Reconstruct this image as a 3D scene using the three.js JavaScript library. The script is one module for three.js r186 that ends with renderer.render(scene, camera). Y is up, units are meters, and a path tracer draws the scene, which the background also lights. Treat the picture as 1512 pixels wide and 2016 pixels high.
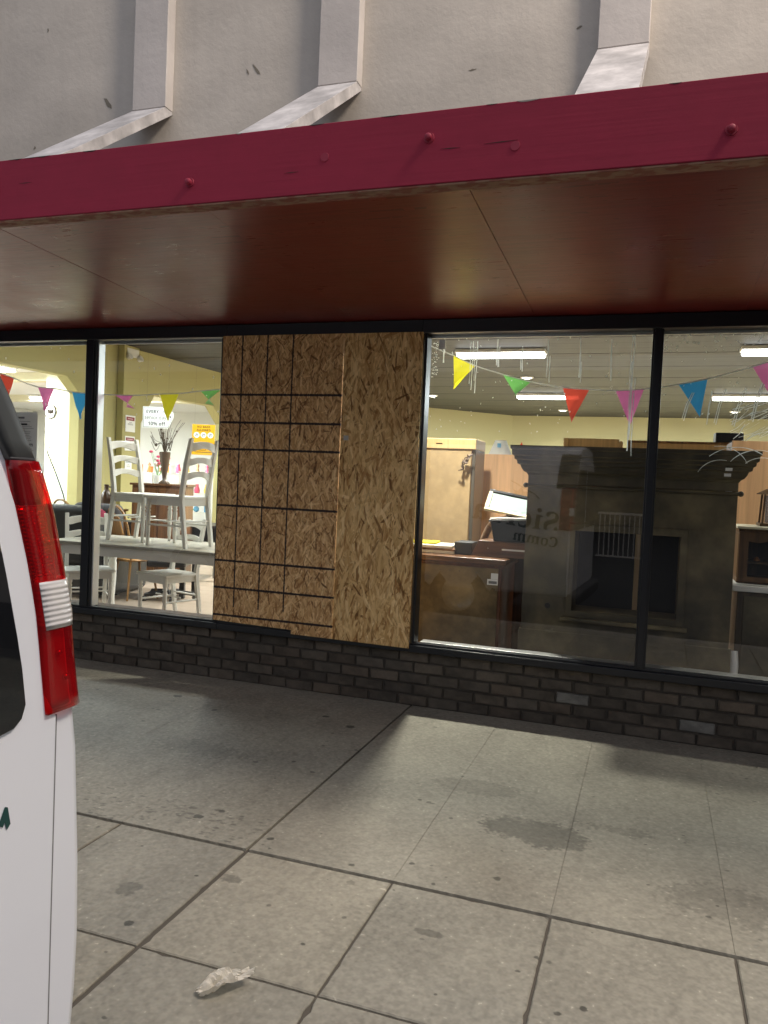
import * as THREE from 'three';
import { RoundedBoxGeometry } from 'three/addons/geometries/RoundedBoxGeometry.js';
import { mergeGeometries } from 'three/addons/utils/BufferGeometryUtils.js';
import { FontLoader } from 'three/addons/loaders/FontLoader.js';
import { TextGeometry } from 'three/addons/geometries/TextGeometry.js';
import { RectAreaLightUniformsLib } from 'three/addons/lights/RectAreaLightUniformsLib.js';

// ---------------------------------------------------------------- camera, sky, sun, exposure
const scene = new THREE.Scene();
const D2R = Math.PI / 180;
const camera = new THREE.PerspectiveCamera(66.41, 0.75, 0.05, 400);
camera.position.set(0, 1.5, 5);
camera.rotation.set(-2.27 * D2R, 18.9 * D2R, 2.5 * D2R, 'YXZ');
const renderer = new THREE.WebGLRenderer({ antialias: true });
renderer.toneMapping = THREE.LinearToneMapping;
renderer.toneMappingExposure = 1.0;
renderer.shadowMap.enabled = true;
RectAreaLightUniformsLib.init();

{ // dusk sky: even blue-grey air, dimmer and a little warmer toward the horizon all the way round
  const w = 128, h = 64, d = new Float32Array(w * h * 4);
  for (let j = 0; j < h; j++) for (let i = 0; i < w; i++) {
    const el = Math.max(0, Math.sin(((j + 0.5) / h - 0.5) * Math.PI)), k = Math.exp(-el * 1.6), o = 4 * (j * w + i);
    d[o] = 0.82 - 0.74 * k; d[o + 1] = 0.86 - 0.77 * k; d[o + 2] = 1.01 - 0.9 * k; d[o + 3] = 1;
  }
  const sky = new THREE.DataTexture(d, w, h, THREE.RGBAFormat, THREE.FloatType);
  sky.mapping = THREE.EquirectangularReflectionMapping; sky.magFilter = THREE.LinearFilter; sky.needsUpdate = true;
  scene.background = sky; scene.environment = sky;
}
const sun = new THREE.DirectionalLight(0xffe6c8, 0.12);     // the last glow of the day, very soft
sun.position.set(14, 12, 20); sun.castShadow = true; sun.shadow.radius = 60;
Object.assign(sun.shadow.camera, { left: -12, right: 12, top: 12, bottom: -12, near: 1, far: 60 });
scene.add(sun, sun.target);

// ---------------------------------------------------------------- helpers
let seed = 20240611;
const rnd = () => { seed = (seed + 0x6d2b79f5) | 0; let t = Math.imul(seed ^ (seed >>> 15), 1 | seed); t = (t + Math.imul(t ^ (t >>> 7), 61 | t)) ^ t; return ((t ^ (t >>> 14)) >>> 0) / 4294967296; };
const rr = (a, b) => a + (b - a) * rnd();
const L = (r, g, b) => new THREE.Color().setRGB(r, g, b);
const V3 = (x, y, z) => new THREE.Vector3(x, y, z);
const used = {};
const numbered = (n) => { const k = used[n] = (used[n] ?? -1) + 1; return k ? `${n}_${String(k).padStart(3, '0')}` : n; };
function tag(o, label, category, group, kind) { if (label) o.userData.label = label; if (category) o.userData.category = category; if (group) o.userData.group = group; if (kind) o.userData.kind = kind; return o; }
function mesh(name, geo, m, parent) {
  const o = new THREE.Mesh(geo, m); o.castShadow = o.receiveShadow = true;
  o.name = parent && parent !== scene ? name : numbered(name); (parent ?? scene).add(o); return o;
}
function thing(name, label, category, pos = [0, 0, 0], turn = 0, group) {
  const o = new THREE.Group(); o.name = numbered(name); o.position.set(...pos); o.rotation.y = turn; scene.add(o); return tag(o, label, category, group);
}
function copy(root, pos, turn, label, group) {
  const c = root.clone(); c.name = numbered(root.name.replace(/_\d{3}$/, '')); c.userData = { ...root.userData }; scene.add(c); c.position.set(...pos); c.rotation.set(0, turn, 0);
  if (label) c.userData.label = label; if (group) c.userData.group = group; return c;
}
function boxUV(g, s = 1, ox = 0, oy = 0) {                    // uv in metres, by the way each face points
  g = g.index ? g.toNonIndexed() : g; const p = g.attributes.position, uv = new Float32Array(p.count * 2), a = V3(), b = V3(), c = V3();
  for (let i = 0; i < p.count; i += 3) {
    a.fromBufferAttribute(p, i); b.fromBufferAttribute(p, i + 1); c.fromBufferAttribute(p, i + 2);
    const n = b.clone().sub(a).cross(c.clone().sub(a)), ax = Math.abs(n.x), ay = Math.abs(n.y), az = Math.abs(n.z);
    [a, b, c].forEach((q, k) => { const [u, v] = ay >= ax && ay >= az ? [q.x, -q.z] : ax >= az ? [q.z, q.y] : [q.x, q.y]; uv[2 * (i + k)] = u * s + ox; uv[2 * (i + k) + 1] = v * s + oy; });
  }
  g.setAttribute('uv', new THREE.BufferAttribute(uv, 2)); g.deleteAttribute('uv1'); return g;
}
const rbox = (w, h, d, r = 0.006, seg = 1) => new RoundedBoxGeometry(w, h, d, seg, Math.min(r, w / 2.01, h / 2.01, d / 2.01));
const span = (x0, x1, y0, y1, z0, z1, r = 0.004) => boxUV(rbox(x1 - x0, y1 - y0, z1 - z0, r).translate((x0 + x1) / 2, (y0 + y1) / 2, (z0 + z1) / 2));
const tube = (pts, r, seg = 24, rad = 6) => new THREE.TubeGeometry(new THREE.CatmullRomCurve3(pts.map((p) => V3(...p))), seg, r, rad, false);
const lathe = (pts, n = 20) => new THREE.LatheGeometry(pts.map(([r, y]) => new THREE.Vector2(r, y)), n);
const cyl = (r0, r1, h, n = 16) => new THREE.CylinderGeometry(r0, r1, h, n);
const merge = (...g) => mergeGeometries(g.flat().map((x) => { x = x.index ? x.toNonIndexed() : x; for (const k of Object.keys(x.attributes)) if (!['position', 'normal', 'uv'].includes(k)) x.deleteAttribute(k); return x; }));
function extrude(pts, depth, bevel = 0, holes = []) {
  const s = new THREE.Shape(pts.map((p) => new THREE.Vector2(...p)));
  for (const h of holes) s.holes.push(new THREE.Path(h.map((p) => new THREE.Vector2(...p))));
  return boxUV(new THREE.ExtrudeGeometry(s, { depth, bevelEnabled: bevel > 0, bevelThickness: bevel, bevelSize: bevel, bevelSegments: 2, curveSegments: 12 }));
}
// bar between two points with a rectangular section
function bar(a, b, w, d, r = 0.003) {
  const A = V3(...a), B = V3(...b), g = rbox(w, A.distanceTo(B), d, r), q = new THREE.Quaternion().setFromUnitVectors(V3(0, 1, 0), B.clone().sub(A).normalize());
  return boxUV(g).applyQuaternion(q).translate((A.x + B.x) / 2, (A.y + B.y) / 2, (A.z + B.z) / 2);
}
function rod(a, b, r0, r1 = r0, n = 8) {
  const A = V3(...a), B = V3(...b), g = cyl(r1, r0, A.distanceTo(B), n), q = new THREE.Quaternion().setFromUnitVectors(V3(0, 1, 0), B.clone().sub(A).normalize());
  return g.applyQuaternion(q).translate((A.x + B.x) / 2, (A.y + B.y) / 2, (A.z + B.z) / 2);
}
// ---- noise fields and textures
function field(w, h, cx, cy) {                                // periodic smooth noise, cx by cy cells
  const lat = Float32Array.from({ length: cx * cy }, rnd), out = new Float32Array(w * h), s = (t) => t * t * (3 - 2 * t);
  for (let j = 0; j < h; j++) { const y = (j / h) * cy, y0 = y | 0, fy = s(y - y0), r0 = (y0 % cy) * cx, r1 = ((y0 + 1) % cy) * cx;
    for (let i = 0; i < w; i++) { const x = (i / w) * cx, x0 = x | 0, fx = s(x - x0), a = x0 % cx, b = (x0 + 1) % cx;
      out[j * w + i] = (lat[r0 + a] * (1 - fx) + lat[r0 + b] * fx) * (1 - fy) + (lat[r1 + a] * (1 - fx) + lat[r1 + b] * fx) * fy; } }
  return out;
}
function fbm(w, h, cx, cy, oct, gain = 0.5) { const o = new Float32Array(w * h); let a = 1, t = 0; for (let k = 0; k < oct; k++) { const f = field(w, h, Math.max(1, cx << k), Math.max(1, cy << k)); for (let i = 0; i < o.length; i++) o[i] += f[i] * a; t += a; a *= gain; } for (let i = 0; i < o.length; i++) o[i] /= t; return o; }
const enc = (v) => { v = Math.min(1, Math.max(0, v)); return 255 * (v <= 0.0031308 ? 12.92 * v : 1.055 * v ** (1 / 2.4) - 0.055); };
function finish(t, rx, ry, srgb) { t.wrapS = t.wrapT = THREE.RepeatWrapping; t.repeat.set(rx, ry); t.magFilter = THREE.LinearFilter; if (srgb) t.colorSpace = THREE.SRGBColorSpace; t.needsUpdate = true; return t; }
function colourTex(w, h, fn, rx = 1, ry = 1) { const d = new Uint8Array(w * h * 4); for (let i = 0; i < w * h; i++) { const c = fn(i % w, (i / w) | 0, i); d[4 * i] = enc(c[0]); d[4 * i + 1] = enc(c[1]); d[4 * i + 2] = enc(c[2]); d[4 * i + 3] = 255; } return finish(new THREE.DataTexture(d, w, h), rx, ry, true); }
function greyTex(w, h, fn, rx = 1, ry = 1) { const d = new Uint8Array(w * h * 4); for (let i = 0; i < w * h; i++) { const v = Math.min(255, Math.max(0, 255 * fn(i % w, (i / w) | 0, i))); d[4 * i] = d[4 * i + 1] = d[4 * i + 2] = v; d[4 * i + 3] = 255; } return finish(new THREE.DataTexture(d, w, h), rx, ry, false); }
function canvasTex(w, h, draw) { const c = document.createElement('canvas'); c.width = w; c.height = h; draw(c.getContext('2d'), w, h); const t = new THREE.CanvasTexture(c); t.colorSpace = THREE.SRGBColorSpace; t.magFilter = THREE.LinearFilter; return t; }
const std = (color, roughness = 0.7, extra = {}) => new THREE.MeshStandardMaterial({ color, roughness, ...extra });
const phys = (color, roughness, extra) => new THREE.MeshPhysicalMaterial({ color, roughness, ...extra });

const speck = fbm(512, 512, 16, 16, 5, 0.7), blotch = fbm(512, 512, 4, 4, 5, 0.55);
const grainN = fbm(512, 512, 48, 2, 4, 0.6), streakX = fbm(1024, 512, 3, 64, 4, 0.6);
const roughBump = greyTex(512, 512, (x, y, i) => speck[i], 2, 2);
const grainTex = greyTex(512, 512, (x, y, i) => 0.62 + 0.55 * (grainN[i] - 0.35), 1, 1); grainTex.colorSpace = THREE.SRGBColorSpace;
const grainTexX = greyTex(512, 512, (x, y) => 0.62 + 0.55 * (grainN[(x % 512) * 512 + y] - 0.35), 1, 1); grainTexX.colorSpace = THREE.SRGBColorSpace;
const mottle = greyTex(512, 512, (x, y, i) => 0.55 + 0.75 * (0.7 * blotch[i] + 0.3 * speck[i] - 0.35), 1, 1); mottle.colorSpace = THREE.SRGBColorSpace;
const softGrain = greyTex(512, 512, (x, y, i) => 0.88 + 0.2 * (grainN[i] - 0.5), 1, 1), softMottle = greyTex(512, 512, (x, y, i) => 0.88 + 0.3 * (0.5 * blotch[i] + 0.5 * speck[i] - 0.5), 1, 1); softGrain.colorSpace = softMottle.colorSpace = THREE.SRGBColorSpace;
const wood = (r, g, b, rough = 0.5, x = false) => std(L(r, g, b), rough, { map: x ? grainTexX : grainTex });

const M = {
  black: std(L(0.012, 0.014, 0.018), 0.32, { metalness: 0.0 }), alu: std(L(0.62, 0.63, 0.63), 0.35, { metalness: 0.8 }),
  white: std(L(0.74, 0.73, 0.68), 0.45), whitePaint: std(L(0.72, 0.7, 0.66), 0.5), blackPlastic: std(L(0.018, 0.018, 0.02), 0.35), darkWood: wood(0.1, 0.05, 0.025, 0.4),
  olive: std(L(0.43, 0.385, 0.165), 0.8, { bumpMap: roughBump, bumpScale: 0.001 }), cream: std(L(0.76, 0.71, 0.5), 0.8), roomWhite: std(L(0.8, 0.79, 0.74), 0.8),
  oak: wood(0.62, 0.33, 0.1, 0.4), paper: std(L(0.82, 0.82, 0.8), 0.8), chrome: std(L(0.6, 0.6, 0.6), 0.2, { metalness: 1 }),
};

// ================================================================ GROUND
const SW = 2048, SH = 1280;                                    // sidewalk surface: x -4.6..1.4, z 0..3.75
const concTex = (() => {
  const a = fbm(SW, SH, 5, 3, 6, 0.62), b = fbm(SW, SH, 420, 262, 2, 0.7), c = fbm(SW, SH, 24, 10, 5, 0.6), e = fbm(SW, SH, 90, 26, 3, 0.7);
  const stain = new Float32Array(SW * SH);
  const blob = (x, z, r, k, sx = 1, sz = 1) => {               // dried spots and gum, with ragged outlines
    const px = ((x + 4.6) / 6) * SW, py = (z / 3.75) * SH, R = (r / 6) * SW;
    for (let j = Math.max(0, (py - 2 * R * sz) | 0); j < Math.min(SH, py + 2 * R * sz); j++) for (let i = Math.max(0, (px - 2 * R * sx) | 0); i < Math.min(SW, px + 2 * R * sx); i++) {
      const d = Math.hypot((i - px) / sx, (j - py) / sz) / R + (c[j * SW + i] - 0.5) * 1.6 + (b[j * SW + i] - 0.5) * 0.5;
      if (d < 1) stain[j * SW + i] = Math.max(stain[j * SW + i], k * Math.min(1, (1 - d) * 4));
    }
  };
  for (const [x, z, r] of [[-1.8, 2.06, 0.021], [-1.74, 1.97, 0.014], [-1.42, 2.12, 0.017], [-1.86, 2.38, 0.014], [-0.82, 2.08, 0.012], [-0.11, 2.7, 0.012], [-0.18, 2.75, 0.01], [-0.99, 2.73, 0.008], [-1.57, 2.85, 0.012], [-1.66, 0.6, 0.03], [-1.88, 0.48, 0.02], [-2.94, 0.52, 0.03], [-0.7, 2.2, 0.009]]) blob(x, z, r, 0.85, 1.15, 1);
  blob(-1.39, 2.46, 0.05, 0.45, 1.3, 0.8); blob(-1.71, 2.67, 0.04, 0.4, 1, 1.2); blob(-0.63, 2.51, 0.035, 0.5, 1.4, 0.5); blob(-0.99, 2.31, 0.02, 0.4);
  blob(-0.39, 1.6, 0.17, 0.55, 1.3, 0.7); blob(-0.28, 1.66, 0.08, 0.5, 1.3, 0.6); blob(-0.46, 1.52, 0.08, 0.4, 1.5, 0.6); blob(-0.05, 1.42, 0.12, 0.3, 1.4, 0.6); blob(0.3, 1.9, 0.2, 0.22, 1.2, 0.7); blob(-0.78, 1.2, 0.13, 0.25, 1.6, 0.6); blob(-2.3, 1.3, 0.25, 0.18, 1.4, 0.6);
  for (let k = 0; k < 34; k++) blob(rr(-3.2, 1.2), rr(0.3, 3.2), rr(0.007, 0.014), rr(0.4, 0.8), rr(0.9, 1.3), 1);
  for (let k = 0; k < 260; k++) blob(rr(-4.6, 1.4), rr(0, 3.7), rr(0.003, 0.009), rr(0.3, 0.8), rr(0.8, 1.6), 1);
  for (let k = 0; k < 160; k++) blob(rr(-2.6, -1.5), 2.23 - Math.abs(rr(-0.28, 0.28)), rr(0.004, 0.013), rr(0.25, 0.55), 1.5, 0.8);   // pitted strip along the joint
  return colourTex(SW, SH, (x, y, i) => {
    const t = 0.80 + 0.5 * (a[i] - 0.5) + 0.42 * (b[i] - 0.5) + 0.34 * (c[i] - 0.5) - 0.35 * Math.max(0, e[i] - 0.62), s = 1 - 0.8 * stain[i], g = b[i] > 0.9 ? 1.5 : 1;
    return [0.35 * t * s * g, 0.327 * t * s * g, 0.26 * t * s * g];
  });
})();
concTex.wrapS = concTex.wrapT = THREE.MirroredRepeatWrapping;
const concFine = fbm(1024, 1024, 200, 200, 2, 0.7), concBump = greyTex(1024, 1024, (x, y, i) => concFine[i], 1.5, 1);
const concrete = std(0xffffff, 0.62, { map: concTex, bumpMap: concBump, bumpScale: 0.0035 });
const slabTones = [[1, 1, 1], [0.95, 0.955, 0.96], [1.04, 1.03, 1.01], [0.97, 0.96, 0.94], [0.92, 0.925, 0.93]].map(([r, g, b]) => { const m = concrete.clone(); m.color = L(r, g, b); return m; });
const slabTone = () => slabTones[(rnd() * 5) | 0];
function slab(x0, x1, z0, z1, y1, r, flat = false) {              // a poured slab whose arrises are slightly ragged and chipped
  const pts = [], edge = (ax, az, bx, bz, nx, nz) => { const n = Math.min(90, Math.max(2, Math.round(Math.hypot(bx - ax, bz - az) / 0.03))); for (let i = 0; i < n; i++) { const t = i / n, c = flat === true || !i ? 0 : flat === 2 ? rr(0, 0.0004) : rnd() < 0.05 ? rr(0.003, 0.009) : rr(0, 0.0016); pts.push([ax + (bx - ax) * t + nx * c, -(az + (bz - az) * t + nz * c)]); } };
  const e = Math.min(r, 0.004), X0 = x0 + e, X1 = x1 - e, Z0 = z0 + e, Z1 = z1 - e;
  edge(X0, Z0, X1, Z0, 0, 1); edge(X1, Z0, X1, Z1, -1, 0); edge(X1, Z1, X0, Z1, 0, -1); edge(X0, Z1, X0, Z0, 1, 0);
  const d = flat === true ? 0.006 : 0.09, g = new THREE.ExtrudeGeometry(new THREE.Shape(pts.map((p) => new THREE.Vector2(...p))), { depth: d, bevelEnabled: true, bevelSize: e, bevelThickness: e, bevelSegments: 1 }).rotateX(-Math.PI / 2).translate(0, y1 - d - e, 0);
  const p = g.attributes.position, uv = g.attributes.uv;
  for (let i = 0; i < p.count; i++) uv.setXY(i, (p.getX(i) + 4.6) / 6 + (p.getY(i) - y1) * 0.2, p.getZ(i) / 3.75);
  return g;
}
const sidewalk = tag(thing('sidewalk'), null, null, null, 'structure');
mesh('joint_bed', span(-17, 9, -0.3, -0.011, -0.08, 3.6), std(L(0.1, 0.088, 0.07), 0.95), sidewalk);
const xs = []; for (let k = -9; k <= 6; k++) xs.push(k === 0 ? -1.462 : k === 1 ? -0.846 : k === 2 ? -0.261 : k === 3 ? 0.336 : -1.462 + k * 0.6);
const rowTone = (k) => slabTones[k < 9 ? 0 : 1];   // poured in bays, split at the wide joint
for (let k = 0; k < xs.length - 1; k++) {
  const wide = (i) => (Math.abs(xs[i] + 1.462) < 0.01 ? 0.009 : 0.004), hair = (i) => (Math.abs(xs[i] + 1.462) < 0.01 ? 0.007 : 0.0005);
  mesh('slab', slab(xs[k] + hair(k), xs[k + 1] - hair(k + 1), -0.06, 2.238, 0, 0.0006, 2), rowTone(k), sidewalk);
  mesh('slab', slab(xs[k] + wide(k), xs[k + 1] - wide(k + 1), 2.251, 2.94, -0.003, 0.004), slabTone(), sidewalk);
  mesh('slab', slab(xs[k] + wide(k), xs[k + 1] - wide(k + 1), 2.95, 3.43, -0.002, 0.004), slabTone(), sidewalk);
}
mesh('slab', slab(-17, xs[0] - 0.004, -0.06, 3.43, 0, 0.005), concrete, sidewalk);
mesh('slab', slab(xs.at(-1) + 0.004, 9, -0.06, 3.43, 0, 0.005), concrete, sidewalk);
mesh('score_bed', slab(-17, -1.471, -0.06, 2.238, -0.0032, 0.001, true), concrete, sidewalk); mesh('score_bed', slab(-1.453, 9, -0.06, 2.238, -0.0032, 0.001, true), concrete, sidewalk);
mesh('kerb', boxUV(rbox(26, 0.3, 0.16, 0.02, 2).translate(-4, -0.15, 3.52)), std(L(0.3, 0.28, 0.25), 0.8, { bumpMap: roughBump, bumpScale: 0.003 }), sidewalk);
const asphalt = std(L(0.05, 0.05, 0.05), 0.85, { bumpMap: roughBump, bumpScale: 0.006, map: mottle });
tag(mesh('parking_lot', boxUV(new THREE.PlaneGeometry(400, 200).rotateX(-Math.PI / 2).translate(0, -0.14, 103.6)), asphalt), null, null, null, 'structure');
tag(mesh('ground', boxUV(new THREE.PlaneGeometry(400, 200).rotateX(-Math.PI / 2).translate(0, -0.32, -96.5)), std(L(0.1, 0.09, 0.07), 0.95)), null, null, null, 'structure');

// ================================================================ FACADE
// brick knee wall, every brick its own piece
{
  const wall = thing('brick_wall', 'low brown brick wall under the shop windows with two repainted bricks', 'wall', [0, 0, 0]);
  mesh('mortar', span(-17, 9, -0.1, 0.372, -0.16, -0.011), std(L(0.06, 0.053, 0.044), 0.95, { bumpMap: roughBump, bumpScale: 0.004 }), wall);
  const tones = [[0.225, 0.188, 0.142], [0.2, 0.168, 0.128], [0.25, 0.206, 0.155], [0.215, 0.184, 0.144], [0.235, 0.186, 0.136], [0.185, 0.158, 0.122]].map(([r, g, b]) => std(L(r, g, b), 0.82, { map: mottle, bumpMap: roughBump, bumpScale: 0.004 }));
  const grey = std(L(0.5, 0.49, 0.44), 0.8, { map: mottle, bumpMap: roughBump, bumpScale: 0.003 });
  const geos = Array.from({ length: 6 }, (_, k) => { const g = rbox(0.198, 0.064, 0.09, 0.005); const p = g.attributes.position; for (let i = 0; i < p.count; i++) p.setXYZ(i, p.getX(i) + Math.sign(p.getX(i)) * rr(-0.0025, 0.0015), p.getY(i) + rr(-0.0012, 0.0012), p.getZ(i) + rr(-0.0008, 0.0008)); g.computeVertexNormals(); return boxUV(g, 1, k * 0.37, k * 0.21); });
  for (let row = 0; row < 5; row++) for (let k = -19; k <= 13; k++) {
    const x = -1.349 + 0.209 * k + (row % 2 ? 0.1045 : 0) + 0.1045, pale = (row === 2 && Math.abs(x + 0.402) < 0.05) || (row === 1 && Math.abs(x - 0.326) < 0.05);
    const o = mesh('brick', geos[(rnd() * 6) | 0], pale ? grey : tones[(rnd() * 6) | 0], wall);
    o.position.set(x + rr(-0.001, 0.001), 0.037 + row * 0.074, -0.045 + rr(-0.0025, 0.003)); o.rotation.set(rr(-0.01, 0.01), rr(-0.008, 0.008), rr(-0.006, 0.006) + (rnd() < 0.5 ? Math.PI : 0));
    if (pale) o.userData.label = 'brick painted pale grey';
  }
}
// stucco upper wall with fins and sloping braces
const stucco = fbm(1024, 1024, 40, 40, 5, 0.65), stuccoSoil = fbm(512, 512, 3, 6, 6, 0.6);
const stuccoBump = greyTex(1024, 1024, (x, y, i) => stucco[i], 0.6, 0.6);
const stuccoRun = fbm(512, 512, 40, 3, 4, 0.6), stuccoTex = greyTex(512, 512, (x, y, i) => 0.93 + 0.2 * (stuccoSoil[i] - 0.5) + 0.035 * (stuccoRun[i] - 0.5), 0.3, 0.3); stuccoTex.colorSpace = THREE.SRGBColorSpace;
const stuccoM = std(L(0.67, 0.625, 0.555), 0.85, { map: stuccoTex, bumpMap: stuccoBump, bumpScale: 0.002 });
const boardM = std(L(0.68, 0.64, 0.6), 0.6, { map: stuccoTex, bumpMap: stuccoBump, bumpScale: 0.002 });
{
  const w = thing('upper_wall', 'pale stucco wall above the red canopy with vertical fins and sloping braces', 'wall');
  mesh('stucco_face', span(-17, 9, 2.57, 6.2, -0.2, 0), stuccoM, w);
  mesh('stucco_face', span(-17, -6.4, 0.372, 2.57, -0.2, -0.02), stuccoM, w); mesh('stucco_face', span(2.6, 9, 0.372, 2.57, -0.2, -0.02), stuccoM, w);
  const soot = std(L(0.22, 0.2, 0.16), 0.9);
  const topDirt = fbm(512, 512, 5, 5, 6, 0.62), dirtTex = greyTex(512, 512, (x, y, i) => 0.88 + 0.5 * (topDirt[i] - 0.5), 1.2, 1.2); dirtTex.colorSpace = THREE.SRGBColorSpace;
  const braceM = std(L(0.68, 0.66, 0.65), 0.7, { map: dirtTex });
  for (const [x0, x1] of [[-5.62, -5.33], [-3.776, -3.49], [-2.287, -2.003], [-0.459, -0.165], [1.36, 1.65]]) {
    mesh('fin', boxUV(rbox(x1 - x0, 2.05, 0.11, 0.005).translate((x0 + x1) / 2, 5.165, 0.035)), boardM, w);
    const b = extrude([[0.09, 4.133], [1.9, 2.813], [1.9, 2.735], [0.002, 4.118], [0.002, 4.133]], x1 - x0 - 0.004, 0.002);   // (z, y) profile
    const p = mesh('brace', b, braceM, w); p.rotation.y = -Math.PI / 2; p.position.x = x1 - 0.002;
  }
  for (const [x, y, l, wd, a] of [[-4.064, 4.269, 0.07, 0.022, 2.2], [-2.806, 4.36, 0.06, 0.014, 2.2], [-2.875, 4.35, 0.03, 0.01, 2], [-0.584, 4.33, 0.02, 0.012, 0.3], [-4.648, 4.89, 0.02, 0.01, 1.6], [-1.244, 4.16, 0.03, 0.008, 0.1], [-4.75, 4.0, 0.02, 0.012, 1], [-4.6, 3.96, 0.03, 0.008, 2.6]]) {   // spots where the paint came off
    const pts = []; for (let k = 0; k < 12; k++) { const t = (k / 12) * 6.283; pts.push([Math.cos(t) * l * rr(0.55, 1.05), Math.sin(t) * wd * rr(0.3, 0.95)]); }
    const o = mesh('chipped_spot', extrude(pts, 0.001), soot, w); o.position.set(x, y, 0.001); o.rotation.z = a;
  }
}
// canopy: fascia board, soffit panels, roof, bolts
{
  const c = thing('canopy', 'long dark red wooden canopy over the sidewalk with bolted fascia board', 'canopy');
  const redN = fbm(1024, 512, 4, 40, 5, 0.65), redTex = colourTex(1024, 512, (x, y, i) => { const t = 0.95 + 0.13 * (redN[i] - 0.5) + 0.16 * (speck[(y % 512) * 512 + (x % 512)] - 0.5); return [0.3 * t, 0.0145 * t, 0.045 * t]; }, 0.35, 1.2);
  const redBump = greyTex(1024, 512, (x, y, i) => redN[i] * 0.7 + 0.3 * speck[(y % 512) * 512 + (x % 512)], 0.35, 1.2);
  const fasciaM = std(0xffffff, 0.85, { map: redTex, bumpMap: redBump, bumpScale: 0.0008 });
  const fg = boxUV(new RoundedBoxGeometry(26, 0.283, 0.04, 1, 0.004)).translate(-4, 2.8165, 1.982);
  mesh('fascia_board', fg, fasciaM, c);
  const edgeN = fbm(512, 128, 20, 6, 4), edge = std(0xffffff, 0.8, { map: colourTex(512, 128, (x, y, i) => [0.24, 0.13, 0.085].map((v, k) => v * (0.6 + 0.8 * edgeN[i]) * (k && edgeN[i] < 0.42 ? 0.6 : 1)), 1.3, 9) });
  mesh('edge_trim', span(-17, 9, 2.666, 2.6744, 1.925, 1.998, 0.002), edge, c);
  const sofN = fbm(1024, 1024, 3, 96, 4, 0.62), sofB = fbm(1024, 1024, 7, 7, 5, 0.6);
  const sofTex = colourTex(1024, 1024, (x, y, i) => { const t = 0.9 + 0.5 * (sofN[i] - 0.5) + 0.25 * (sofB[i] - 0.5), k = sofN[i] > 0.68 && sofB[i] > 0.52 ? 0.5 : 1; return [0.2 * t * k, 0.024 * t * k, 0.018 * t * k]; }, 0.7, 0.7);
  const brush = fbm(1024, 1024, 10, 220, 3, 0.6), brushBump = greyTex(1024, 1024, (x, y, i) => brush[i], 0.8, 0.8), brushRough = greyTex(1024, 1024, (x, y, i) => 0.33 + 0.12 * (brush[i] - 0.5) + 0.12 * (sofB[i] - 0.5), 0.8, 0.8);
  const soffitM = std(0xffffff, 1, { map: sofTex, roughnessMap: brushRough, bumpMap: brushBump, bumpScale: 0.00022 });
  for (let k = -12; k <= 6; k++) {
    const x0 = -0.757 + k * 1.199; const o = mesh('soffit_panel', boxUV(rbox(1.1976, 0.014, 1.935, 0.0012), 1, k * 0.31, k * 0.17), soffitM, c);
    o.position.set(x0 + 0.6, 2.6265 + 0.004 + (k % 2) * 0.0012, 0.967); o.rotation.x = -Math.atan(0.055);
  }
  mesh('roof_deck', span(-17, 9, 2.70, 2.76, 0.003, 1.955), std(L(0.12, 0.11, 0.1), 0.9), c);
  const chipM = std(L(0.05, 0.02, 0.018), 0.8);
  for (const [x, z, l, a] of [[-0.42, 1.3, 0.03, 1.4], [-0.3, 0.75, 0.016, 1.5], [-0.12, 0.9, 0.05, 0.1], [-0.1, 0.88, 0.035, 0.5], [-0.2, 0.35, 0.01, 1], [-0.62, 0.55, 0.009, 1], [-1.5, 1.2, 0.008, 1], [0.3, 1.05, 0.012, 0.4], [-0.24, 1.75, 0.008, 0], [-2.9, 1.5, 0.01, 0.7], [-0.5, 1.0, 0.007, 0.5]]) { const o = mesh('scuff', extrude([[-l, 0], [0, l * 0.22], [l, l * 0.05], [0.1 * l, -l * 0.15]], 0.0008), chipM, c); o.rotation.set(Math.PI / 2, 0, a); o.position.set(x, 2.5735 + 0.055 * z - 0.0012, z); }
  const boltM = std(L(0.28, 0.0145, 0.042), 0.6);
  for (const [x, y] of [[-4.15, 2.78], [-3.08, 2.83], [-1.992, 2.768], [-0.907, 2.853], [0.189, 2.773], [1.28, 2.84]]) {
    const b = mesh('bolt', merge(cyl(0.025, 0.027, 0.006, 20).rotateX(Math.PI / 2).translate(0, 0, 0.003), cyl(0.017, 0.02, 0.02, 6).rotateX(Math.PI / 2).translate(0, 0, 0.014), new THREE.SphereGeometry(0.016, 12, 8).scale(1, 1, 0.5).translate(0, 0, 0.024)), boltM, c);
    b.position.set(x, y, 2.002); b.rotation.z = rnd() * 3; b.scale.setScalar(0.8);
  }
  for (const [x, y, l] of [[-0.62, 2.81, 0.13], [-0.82, 2.805, 0.08], [-2.9, 2.84, 0.08], [-1.5, 2.77, 0.07]]) { const o = mesh('split', extrude([[-l / 2, 0], [0, 0.002], [l / 2, 0.0008], [0, -0.0016]], 0.0008), chipM, c); o.position.set(x, y, 2.0022); o.rotation.z = rr(-0.03, 0.03); }
  for (let k = 0; k < 26; k++) { const x = rr(-5, 1.6), l = rr(0.012, 0.05), h = rr(0.0025, 0.007); const o = mesh('edge_chip', extrude([[-l, 0], [-l * 0.6, -h * rr(0.3, 1)], [-l * 0.1, -h], [l * 0.4, -h * rr(0.3, 0.9)], [l, 0]], 0.0008), k % 3 ? chipM : std(L(0.3, 0.27, 0.24), 0.9), c); o.position.set(x, 2.9565, 2.0018); }
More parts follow.
